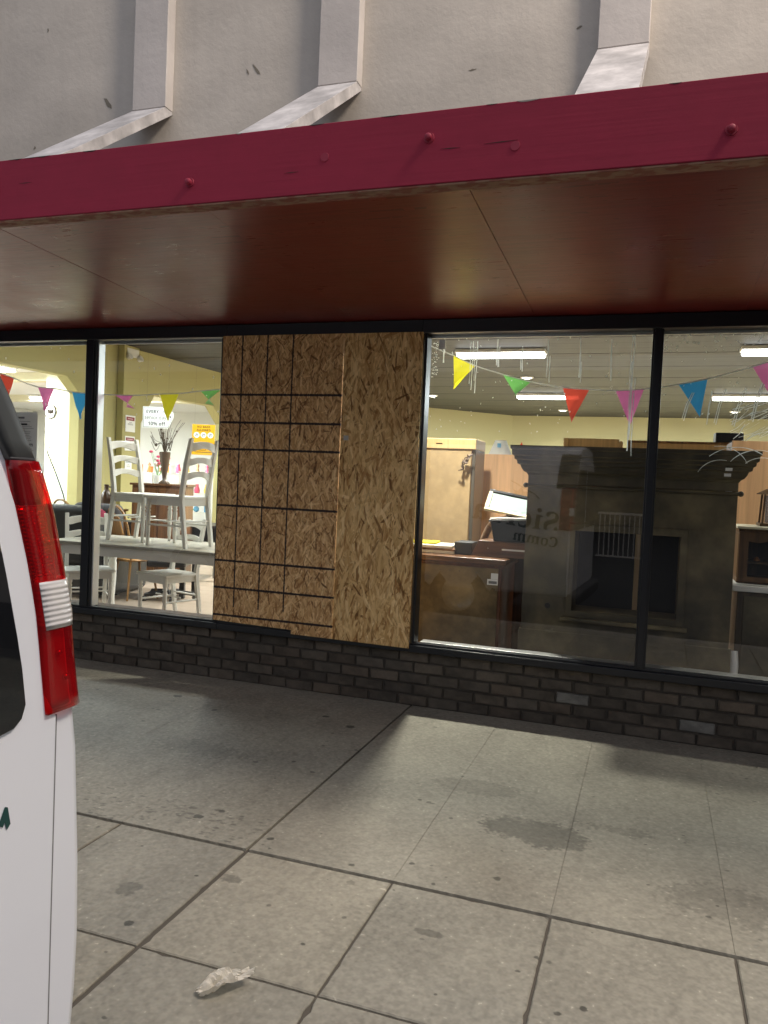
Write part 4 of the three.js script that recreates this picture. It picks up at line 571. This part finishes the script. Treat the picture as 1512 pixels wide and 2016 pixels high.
{
  const c1 = thing('upholstered_panel', 'tall tan fabric backed cabinet with a yellow wood top rail', 'cabinet', [0, FY, 0]);
  mesh('carcass', span(-2.5, -1.53, 0, 1.83, -2.2, -1.812), wood(0.5, 0.3, 0.12), c1); mesh('back_cloth', span(-2.49, -1.535, 0.95, 1.79, -1.811, -1.8, 0.004), tan, c1); mesh('top_rail', span(-2.5, -1.495, 1.79, 1.885, -2.2, -1.79, 0.008), maple, c1); mesh('bottom_rail', span(-2.5, -1.495, 0.89, 0.93, -1.811, -1.79, 0.006), maple, c1); mesh('slot', span(-1.86, -1.8, 1.832, 1.842, -1.7905, -1.7885, 0.0005), M.darkWood, c1);
  mesh('side_panel', span(-1.529, -1.5, 0, 1.79, -2.2, -1.812), std(L(0.08, 0.075, 0.065), 0.25), c1);
  const c2 = thing('plywood_cabinet', 'peach plywood back of a cabinet behind the black tub', 'cabinet', [0, FY, 0]); mesh('carcass', span(-1.58, -0.55, 0, 1.775, -2.9, -2.41), wood(0.45, 0.24, 0.1), c2); mesh('back_panel', span(-1.58, -0.55, 0, 1.78, -2.409, -2.4, 0.002), peach, c2);
  const sh = thing('lamp_shade', 'white cone lamp shade on top of the plywood cabinet', 'lamp shade', [-1.43, FY + 1.781, -2.6]); mesh('shade', new THREE.CylinderGeometry(0.055, 0.115, 0.14, 26, 1, true).translate(0, 0.07, 0), phys(L(0.8, 0.8, 0.76), 0.95, { transmission: 0.3, thickness: 0, side: THREE.DoubleSide }), sh); mesh('rim', merge(new THREE.TorusGeometry(0.055, 0.004, 6, 24).rotateX(Math.PI / 2).translate(0, 0.14, 0), new THREE.TorusGeometry(0.115, 0.004, 6, 28).rotateX(Math.PI / 2).translate(0, 0.004, 0)), M.white, sh); mesh('blue_print', span(-0.015, 0.02, 0.07, 0.11, 0.088, 0.094, 0.001), std(L(0.2, 0.5, 0.8), 0.8), sh);
  tag(mesh('red_pennant', extrude([[0, 0], [0.11, 0.015], [0.08, 0.13]], 0.004).translate(-1.32, FY + 1.79, -2.7), CL.red), 'small red pennant poking up behind the lamp shade', 'pennant');
  const cord = thing('power_cord', 'tangled dark power cord hanging over the tan cabinet edge', 'cord', [-1.5, 1.74, -1.77]); for (let k = 0; k < 3; k++) mesh('loop', tube(Array.from({ length: 12 }, (_, i) => [-0.1 * (i / 12) - 0.02 + rr(-0.025, 0.025), -0.12 * (i / 12) ** 2 + rr(-0.025, 0.03), rr(0, 0.03)]), 0.005, 60, 5), k % 2 ? M.darkWood : std(L(0.2, 0.15, 0.13), 0.6), cord);
  const m1 = thing('headboard', 'low maple panel showing above the fireplace cornice beside the bunting tip', 'headboard', [0, FY, 0]); mesh('panel', span(-0.87, -0.36, 0, 2.02, -3.6, -3.5), maple, m1); mesh('post', span(-0.93, -0.873, 0, 2.02, -3.61, -3.49, 0.01), maple, m1); mesh('post', span(-0.357, -0.325, 0, 2.0, -3.61, -3.49, 0.01), maple, m1);
  const m2 = thing('wardrobe', 'wide maple wardrobe back showing above the fireplace cornice behind the mullion', 'wardrobe', [0, FY, 0]); mesh('carcass', span(-0.27, 0.74, 0, 1.99, -4.0, -3.51), maple, m2); mesh('top_rail', span(-0.28, 0.75, 1.991, 2.012, -4.01, -3.49, 0.006), wood(0.45, 0.24, 0.09), m2); mesh('stile', span(-0.275, -0.24, 0, 1.99, -3.509, -3.495, 0.003), wood(0.45, 0.24, 0.09), m2);
  const sp = thing('speaker', 'flat black speaker lying on top of the maple wardrobe', 'speaker', [0.69, FY + 2.013, -3.65], 0.05); mesh('case', boxUV(rbox(0.26, 0.1, 0.2, 0.008, 2).translate(0, 0.05, 0)), M.blackPlastic, sp); mesh('grille', boxUV(rbox(0.24, 0.085, 0.006, 0.002).translate(0, 0.05, 0.102)), std(L(0.03, 0.035, 0.05), 0.9), sp);
  const c3 = thing('plywood_cabinet', 'peach plywood back of a tall cabinet behind the glass hutch', 'cabinet', [0, FY, 0]); mesh('carcass', span(0.59, 1.7, 0, 1.93, -2.5, -2.01), wood(0.45, 0.24, 0.1), c3); mesh('back_panel', span(0.59, 1.7, 0, 1.935, -2.009, -2.0, 0.002), peach, c3);
  const hu = thing('hutch', 'brown wooden hutch with small glass doors beside the fireplace surround', 'hutch', [0, FY, 0]); const hw = wood(0.24, 0.125, 0.05, 0.4);
  mesh('carcass', merge(span(0.56, 1.5, 0.9, 0.93, -1.1, -0.75), span(0.56, 1.5, 1.235, 1.265, -1.1, -0.75), span(0.56, 0.585, 0.93, 1.235, -1.1, -0.75), span(1.475, 1.5, 0.93, 1.235, -1.1, -0.75), span(0.585, 1.475, 0.93, 1.235, -1.1, -1.085)), hw, hu); mesh('cornice', span(0.545, 1.515, 1.2655, 1.285, -1.11, -0.71, 0.006), std(L(0.7, 0.65, 0.5), 0.5), hu); mesh('shelf', span(0.587, 1.473, 1.03, 1.045, -1.08, -0.78), hw, hu);
  for (const x of [0.565, 1.03]) { const a = extrude([[0, 0], [0.46, 0], [0.46, 0.33], [0, 0.33]], 0.018, 0.002, [[[0.055, 0.03], [0.405, 0.03], [0.405, 0.27], [0.23, 0.29], [0.12, 0.262], [0.055, 0.27]]]).translate(x, 0.915, -0.748); const dr = mesh('door', a, hw, hu); mesh('pane', span(x + 0.05, x + 0.41, 0.945, 1.21, -0.742, -0.739, 0.0005), phys(L(0.9, 0.92, 0.9), 0.02, { transmission: 1, thickness: 0 }), dr); }
  mesh('bell_ornament', lathe([[0.001, 0], [0.022, 0], [0.02, 0.012], [0.01, 0.025], [0.001, 0.03]], 14).translate(0.69, 1.046, -0.85), std(L(0.5, 0.2, 0.06), 0.3), hu);
  const ba = thing('base_cabinet', 'dark cabinet back under the pale counter by the fireplace surround', 'cabinet', [0, FY, 0]); mesh('carcass', span(0.56, 1.52, 0, 0.855, -1.15, -0.62), wood(0.13, 0.09, 0.05, 0.5), ba); mesh('back_panel', span(0.6, 1.5, 0.04, 0.83, -0.619, -0.61, 0.002), std(L(0.2, 0.17, 0.1), 0.7, { map: mottle }), ba); mesh('counter', span(0.525, 1.55, 0.858, 0.898, -1.17, -0.59, 0.006), std(L(0.7, 0.7, 0.68), 0.4), ba);
  tag(mesh('white_rag', tube([[0.545, 0.5, -0.5], [0.55, 0.38, -0.47], [0.535, 0.28, -0.48], [0.55, 0.1, -0.5], [0.55, 0.03, -0.5]], 0.028, 24, 8), M.paper), 'crumpled white rag standing between the fireplace surround and the cabinet', 'rag');
  const la = thing('lantern', 'brown wooden lantern standing on the hutch', 'lantern', [0.79, FY + 1.286, -0.9]); for (const sx of [-1, 1]) for (const sz of [-1, 1]) mesh('post', bar([sx * 0.085, 0, sz * 0.085], [sx * 0.075, 0.22, sz * 0.075], 0.014, 0.014), hw, la); mesh('roof', lathe([[0.001, 0.3], [0.03, 0.27], [0.12, 0.22], [0.12, 0.215], [0.001, 0.215]], 4), hw, la); mesh('base', boxUV(rbox(0.2, 0.02, 0.2, 0.003).translate(0, 0.01, 0)), hw, la); mesh('glass', span(-0.07, 0.07, 0.025, 0.21, 0.07, 0.073, 0.0005), phys(L(0.6, 0.65, 0.75), 0.1, { transmission: 0.8, thickness: 0 }), la);
}

// ================================================================ THE WHITE VAN, parked along the kerb, tail toward the camera side
{
  const GY = -0.14, XR = -1.05, ZC = 4.76;
  const prof = [[0.3, 3.745], [0.34, 3.727], [0.45, 3.716], [0.56, 3.712], [0.71, 3.716], [0.95, 3.732], [1.03, 3.745], [1.063, 3.753], [1.125, 3.764], [1.227, 3.779], [1.327, 3.804], [1.423, 3.833], [1.488, 3.861], [1.533, 3.885], [1.6, 3.924], [1.653, 3.959], [1.72, 4.004], [1.8, 4.065], [1.89, 4.15], [1.96, 4.27], [1.995, 4.42], [2.01, 4.6]];
  const zAt = (y) => { for (let i = 1; i < prof.length; i++) if (y <= prof[i][0]) { const [a, b] = [prof[i - 1], prof[i]]; return b[1] + ((y - b[0]) / (b[0] - a[0])) * (b[1] - a[1]); } return ZC; };
  const ring = (inset) => {                                    // closed outline (z, y), inset from the skin
    const half = prof.map(([y, z], i) => { const a = prof[Math.max(0, i - 1)], b = prof[Math.min(prof.length - 1, i + 1)], l = Math.hypot(b[0] - a[0], b[1] - a[1]); return [z + ((b[0] - a[0]) / l) * inset, y - ((b[1] - a[1]) / l) * inset]; });
    if (inset) half[0][1] = prof[0][0] + inset; return [...half, ...half.map(([z, y]) => [2 * ZC - z, y]).reverse()];
  };
  const paint = phys(L(0.84, 0.87, 0.92), 0.35, { clearcoat: 0.8, clearcoatRoughness: 0.06 }), gap = std(L(0.03, 0.03, 0.033), 0.6);
  const van = thing('parked_van', 'white passenger van parked along the kerb, tail light toward the shop window', 'van');
  const secs = [[XR - 0.001, 0.024], [XR - 0.004, 0.013], [XR - 0.012, 0.004], [XR - 0.025, 0], [XR - 0.09, 0], [XR - 4.3, 0], [XR - 4.9, 0.06], [XR - 5.3, 0.2]];
  const pos = [], idx = [], n = prof.length * 2;
  secs.forEach(([x, ins], k) => { for (const [z, y] of ring(ins)) { const nose = k > 5 ? Math.max(0.0, (y - 1.1) * (k === 6 ? 0.25 : 0.8)) : 0; pos.push(x, k > 5 && y > 1.1 ? 1.1 + (y - 1.1) * (k === 6 ? 0.85 : 0.15) : y, z + nose * 0); } });
  for (let k = 0; k < secs.length - 1; k++) for (let i = 0; i < n; i++) { const a = k * n + i, b = k * n + ((i + 1) % n); idx.push(a, a + n, b, b, a + n, b + n); }
  const body = new THREE.BufferGeometry(); body.setAttribute('position', new THREE.Float32BufferAttribute(pos, 3)); body.setIndex(idx); body.computeVertexNormals();
  const rear = (inset, x, d, bev = 0) => extrude(ring(inset).map(([z, y]) => [-z, y]), d, bev).rotateY(Math.PI / 2).translate(x, 0, 0);   // local (-z, y) seen from behind
  mesh('body', merge(boxUV(body), rear(0.024, XR - 0.012, 0.011)), paint, van);
  mesh('front_panel', extrude(ring(0.2).map(([z, y]) => [-z, y > 1.1 ? 1.1 + (y - 1.1) * 0.15 : y]), 0.02).rotateY(Math.PI / 2).translate(XR - 5.31, 0, 0), paint, van);
  const face = (pts, x, d, m, name, parent, bev = 0.003) => mesh(name, extrude(pts.map(([z, y]) => [-z, y]), d, bev).rotateY(Math.PI / 2).translate(x, 0, 0), m, parent);
  // rear doors: raised skins with a shut line all round, and their glass
  for (const s of [1, -1]) {
    const mir = (p) => (s > 0 ? p : p.map(([z, y]) => [2 * ZC - z, y]));
    const dpts = [[4.753, 0.33]]; for (let y = 0.33; y <= 1.87; y += 0.05) dpts.push([y < 1.04 ? 3.818 : Math.max(3.818, zAt(y) + 0.095), y]); dpts.push([4.753, 1.88]);
    const door = face(mir(dpts), XR - 0.0005, 0.006, paint, 'rear_door', van, 0.004);
    const wp = [[4.68, 1.036], [3.955, 1.036], [3.925, 1.04], [3.908, 1.052], [3.9, 1.075], [3.91, 1.14], [3.924, 1.203], [3.949, 1.303], [3.99, 1.45], [4.04, 1.6], [4.1, 1.7], [4.15, 1.73], [4.68, 1.73], [4.71, 1.7], [4.71, 1.066]];
    face(mir(wp), XR + 0.0095, 0.004, phys(L(0.008, 0.009, 0.011), 0.04, { clearcoat: 1 }), 'window_glass', door, 0.002);
    if (s > 0) { const mk = mesh('lettering', extrude([[-3.923, 0.868], [-3.93, 0.9], [-3.936, 0.903], [-3.95, 0.875], [-3.94, 0.868], [-3.936, 0.876], [-3.931, 0.86]], 0.0006).rotateY(Math.PI / 2).translate(XR + 0.0106, 0, 0), std(L(0.01, 0.06, 0.055), 0.5), door); mk.userData.label = 'dark green letter fragment'; }
  }
  // wrap-round strips on the rear corner: each follows the body from an inner line on the rear face round to the side
  function corner(y0, y1, inner, out, back, m, name, parent, ny = 18) {
    const P = [], I = [], path = (y) => { const zo = zAt(y) - out, zi = inner(y), e = XR + out, r = 0.045; const q = [[e - 0.02, zi], [e, zi + 0.0], [e, (zi + zo + r) / 2], [e, zo + r]]; for (let k = 1; k <= 6; k++) { const t = (k / 6) * Math.PI / 2; q.push([e - r + r * Math.cos(t), zo + r - r * Math.sin(t)]); } q.push([XR - back, zo], [XR - back, zo + 0.02]); return q; };
    const m0 = path(1).length; for (let j = 0; j <= ny; j++) { const y = y0 + ((y1 - y0) * j) / ny; for (const [x, z] of path(y)) P.push(x, y, z); }
    for (let j = 0; j < ny; j++) for (let i = 0; i < m0 - 1; i++) { const a = j * m0 + i; I.push(a, a + 1, a + m0, a + 1, a + m0 + 1, a + m0); }
    for (const j of [0, ny]) for (let i = 1; i < m0 - 1; i++) { const a = j * m0; j ? I.push(a, a + i, a + i + 1) : I.push(a, a + i + 1, a + i); }
    let g = new THREE.BufferGeometry(); g.setAttribute('position', new THREE.Float32BufferAttribute(P, 3)); g.setIndex(I.map((v, k) => (k % 3 === 1 ? I[k + 1] : k % 3 === 2 ? I[k - 1] : v))); g.computeVertexNormals();
    const uv = new Float32Array((P.length / 3) * 2); for (let k = 0; k < P.length / 3; k++) { uv[2 * k] = (k % m0) / m0; uv[2 * k + 1] = (P[3 * k + 1] - y0) / (y1 - y0); } g.setAttribute('uv', new THREE.BufferAttribute(uv, 2));
    return mesh(name, g, m, parent);
  }
  const inn = [[1.03, 3.842], [1.05, 3.846], [1.183, 3.863], [1.306, 3.885], [1.416, 3.919], [1.515, 3.946]], innerAt = (y) => { for (let i = 1; i < inn.length; i++) if (y <= inn[i][0]) { const [a, b] = [inn[i - 1], inn[i]]; return a[1] + ((y - a[0]) / (b[0] - a[0])) * (b[1] - a[1]); } return inn.at(-1)[1]; };
  const red = phys(L(0.72, 0.012, 0.022), 0.06, { transmission: 0.8, thickness: 0, ior: 1.5 });
  const tl = corner(1.04, 1.508, innerAt, 0.016, 0.13, red, 'tail_light', van, 24);
  const cells = greyTex(128, 128, (x, y) => { const a = (x % 16) / 16 - 0.5, b = (y % 16) / 16 - 0.5; return Math.max(0, 1 - 2.2 * Math.hypot(a, b)); }, 2, 2.5), ribs = greyTex(16, 256, (x, y) => 0.5 + 0.5 * Math.sin((y / 256) * 9 * 6.283));
  const inner = (y) => innerAt(y) - 0.005;
  corner(1.43, 1.503, inner, 0.004, 0.12, std(L(0.08, 0.08, 0.085), 0.4), 'lamp_housing', tl, 6);
  corner(1.29, 1.428, inner, 0.0045, 0.12, std(L(0.8, 0.8, 0.8), 0.18, { metalness: 0.9, bumpMap: cells, bumpScale: 0.0015 }), 'reflector', tl, 10);
  corner(1.045, 1.2, inner, 0.004, 0.12, std(L(0.4, 0.38, 0.38), 0.4), 'reflector', tl, 8);
  for (const [y, z] of [[1.15, 3.81], [1.1, 3.79], [1.36, 3.845]]) mesh('bulb', new THREE.SphereGeometry(0.007, 12, 8).translate(XR + 0.006, y, z), M.chrome, tl);
  corner(1.2, 1.29, (y) => innerAt(y) + (y - 1.2) * 0.06 - 0.012, 0.0175, 0.03, phys(L(0.72, 0.71, 0.7), 0.12, { bumpMap: ribs, bumpScale: 0.0012, clearcoat: 1 }), 'reverse_lens', tl, 10);
  corner(1.51, 1.9, (y) => innerAt(1.6) + (y - 1.51) * 0.55, 0.012, 0.2, std(L(0.055, 0.06, 0.062), 0.5), 'corner_trim', van, 12);
  corner(1.508, 1.5135, innerAt, 0.0125, 0.13, gap, 'trim_seal', van, 2);
  mesh('shut_line', span(XR - 0.004, XR + 0.0015, 0.36, 1.03, 3.804, 3.8135, 0.0004), std(L(0.16, 0.16, 0.17), 0.6), van);
  mesh('bumper', boxUV(rbox(0.16, 0.16, 2.0, 0.04, 3).translate(XR + 0.02, 0.24, ZC)), std(L(0.05, 0.05, 0.052), 0.5), van);
  face([[4.46, 0.5], [5.06, 0.5], [5.06, 0.66], [4.46, 0.66]].map(([z, y]) => [z + 0.3, y]), XR + 0.011, 0.002, std(L(0.5, 0.52, 0.56), 0.4), 'plate', van, 0.001);
  const tyre = std(L(0.02, 0.02, 0.02), 0.85), rimM = std(L(0.5, 0.5, 0.5), 0.35, { metalness: 0.8 });
  for (const x of [XR - 1.25, XR - 4.5]) for (const s of [1, -1]) {
    const zo = s > 0 ? 3.735 : 2 * ZC - 3.735;
    mesh('wheel_arch', new THREE.TorusGeometry(0.42, 0.035, 8, 30, Math.PI).translate(x, GY + 0.36, zo + s * 0.03), gap, van);
    const w = mesh('wheel', lathe([[0.2, -0.1], [0.33, -0.11], [0.36, -0.08], [0.365, 0], [0.36, 0.08], [0.33, 0.11], [0.2, 0.1]], 32).rotateX(Math.PI / 2).translate(x, GY + 0.366, zo + s * 0.09), tyre, van);
    mesh('rim', lathe([[0.001, 0.06], [0.06, 0.06], [0.08, 0.03], [0.17, 0.045], [0.205, 0.09], [0.205, -0.09], [0.001, -0.09]], 24).rotateX(-s * Math.PI / 2).translate(x, GY + 0.366, zo + s * 0.09), rimM, w);
  }
  mesh('side_window', extrude([[-3.4, 1.36], [-1.7, 1.36], [-1.7, 1.66], [-3.4, 1.66]].map(([a, b]) => [a - 1.4, b]), 0.006, 0.003).rotateX(0.62).translate(0, 0.39, 4.05 - 0.94), phys(L(0.01, 0.011, 0.013), 0.05, { clearcoat: 1 }), van);
  // lettering on the side toward the shop, reads left to right from the shop, rising a little
  const serif = await new FontLoader().loadAsync('fonts/droid/droid_serif_bold.typeface.json');
  const ink = std(L(0.012, 0.07, 0.06), 0.45), put = (txt, size, along, y) => { const o = mesh('lettering', new TextGeometry(txt, { font: serif, size, depth: 0.002, curveSegments: 4 }), ink, van); o.rotation.set(0, Math.PI, 0.12); o.position.set(XR - along, y, zAt(y + 0.05) - 0.0015); o.rotateX(0.03); return o; };
  put('Sierra', 0.23, 0.14, 1.0); put('Comm', 0.115, 0.13, 0.84);
  const logo = mesh('emblem', merge(bar([0, 0, 0], [0.3, 0.12, 0], 0.014, 0.003), bar([0, 0, 0], [-0.16, -0.16, 0], 0.014, 0.003), extrude([[0.16, -0.17], [0.13, -0.08], [0.05, -0.07], [0.1, -0.02], [0.08, 0.02], [0.14, 0.01], [0.17, 0.07], [0.2, 0.01], [0.26, 0.02], [0.24, -0.03], [0.29, -0.07], [0.2, -0.08], [0.18, -0.17]], 0.002)), ink, van); logo.rotation.set(0, Math.PI, 0.12); logo.position.set(XR - 0.42, 1.42, zAt(1.35) - 0.003); logo.rotateX(0.25);
}

// ================================================================ SMALL THINGS AND WHAT THE GLASS MIRRORS
{ // crumpled paper on the sidewalk
  const g = new THREE.PlaneGeometry(0.15, 0.1, 26, 18), p = g.attributes.position;
  const nz = fbm(64, 64, 6, 6, 3, 0.6);
  for (let i = 0; i < p.count; i++) { const x = p.getX(i), y = p.getY(i), u = x / 0.15 + 0.5, v = y / 0.1 + 0.5, k = nz[(Math.min(63, (v * 63) | 0)) * 64 + Math.min(63, (u * 63) | 0)]; const w = 0.35 + 0.65 * Math.sin(Math.min(1, u * 1.25) * Math.PI); p.setXYZ(i, x * 1.05 + 0.02 * (k - 0.5), Math.max(0.001, 0.004 + 0.055 * w * Math.abs(Math.sin(v * 4.2 + u * 2)) * (0.3 + k) + 0.03 * u * u), y * w * 0.8 + 0.02 * (k - 0.5)); }
  let q = g.toNonIndexed(); q.computeVertexNormals();
  const o = tag(mesh('crumpled_paper', q, phys(L(0.72, 0.68, 0.58), 0.8, { transmission: 0.2, thickness: 0, side: THREE.DoubleSide })), 'crumpled white paper napkin lying on the concrete slabs', 'litter'); o.position.set(-1.1, 0.0, 3.03); o.rotation.y = 0.75;
}
{ // white railing across the drive, mirrored in the glass
  const r = thing('railing', 'white picket railing mirrored faintly in the dark firebox', 'railing', [-1.9, -0.14, 13.7]); const n = 15;
  for (let k = 0; k < n; k++) mesh('picket', boxUV(rbox(0.022, 0.98, 0.022, 0.003).translate(k * 0.11, 0.6, 0)), M.whitePaint, r); mesh('top_rail', boxUV(rbox(n * 0.11, 0.05, 0.05, 0.005).translate((n - 1) * 0.055, 1.12, 0)), M.whitePaint, r); mesh('bottom_rail', boxUV(rbox(n * 0.11, 0.04, 0.04, 0.005).translate((n - 1) * 0.055, 0.13, 0)), M.whitePaint, r);
}
{ // dark building across the lot
  const b = thing('building', 'dark brown block across the parking lot', 'building', [0, -0.14, 34]); mesh('wall', boxUV(rbox(90, 7, 6, 0.05).translate(0, 3.5, 3)), std(L(0.05, 0.045, 0.04), 0.9), b); mesh('parapet', boxUV(rbox(90.6, 0.4, 6.6, 0.05).translate(0, 7.2, 3)), std(L(0.07, 0.065, 0.06), 0.9), b);
}
{ // the street lamp over the kerb that throws the fins' shadows
  const t = thing('street_lamp', 'tall street lamp leaning over the kerb beyond the shop front', 'street lamp', [6.9, -0.14, 2.95]); const H = 10, dark = std(L(0.08, 0.08, 0.08), 0.5);
  mesh('pole', cyl(0.06, 0.1, H, 16).translate(0, H / 2, 0), dark, t); mesh('arm', rod([0, H - 0.1, 0], [-1.9, H + 0.2, -0.15], 0.035), dark, t);
  mesh('head', boxUV(rbox(0.75, 0.12, 0.34, 0.03, 2)).rotateY(0.3).translate(-2.1, H + 0.24, -0.18), dark, t);
  mesh('lamp_lens', rbox(0.46, 0.03, 0.26, 0.01).rotateY(0.3).translate(-2.1, H + 0.16, -0.18), std(L(0.9, 0.87, 0.8), 0.4, { emissive: L(1, 0.93, 0.82), emissiveIntensity: 8 }), t);
  const l = new THREE.SpotLight(0xffeede, 260, 0, 80 * D2R, 0.4, 2); l.position.set(-2.1, H + 0.08, -0.18); l.target.position.set(-5, 0, -1.5); l.castShadow = true; l.shadow.radius = 55; l.shadow.mapSize.set(2048, 2048); t.add(l, l.target);
}
renderer.render(scene, camera);
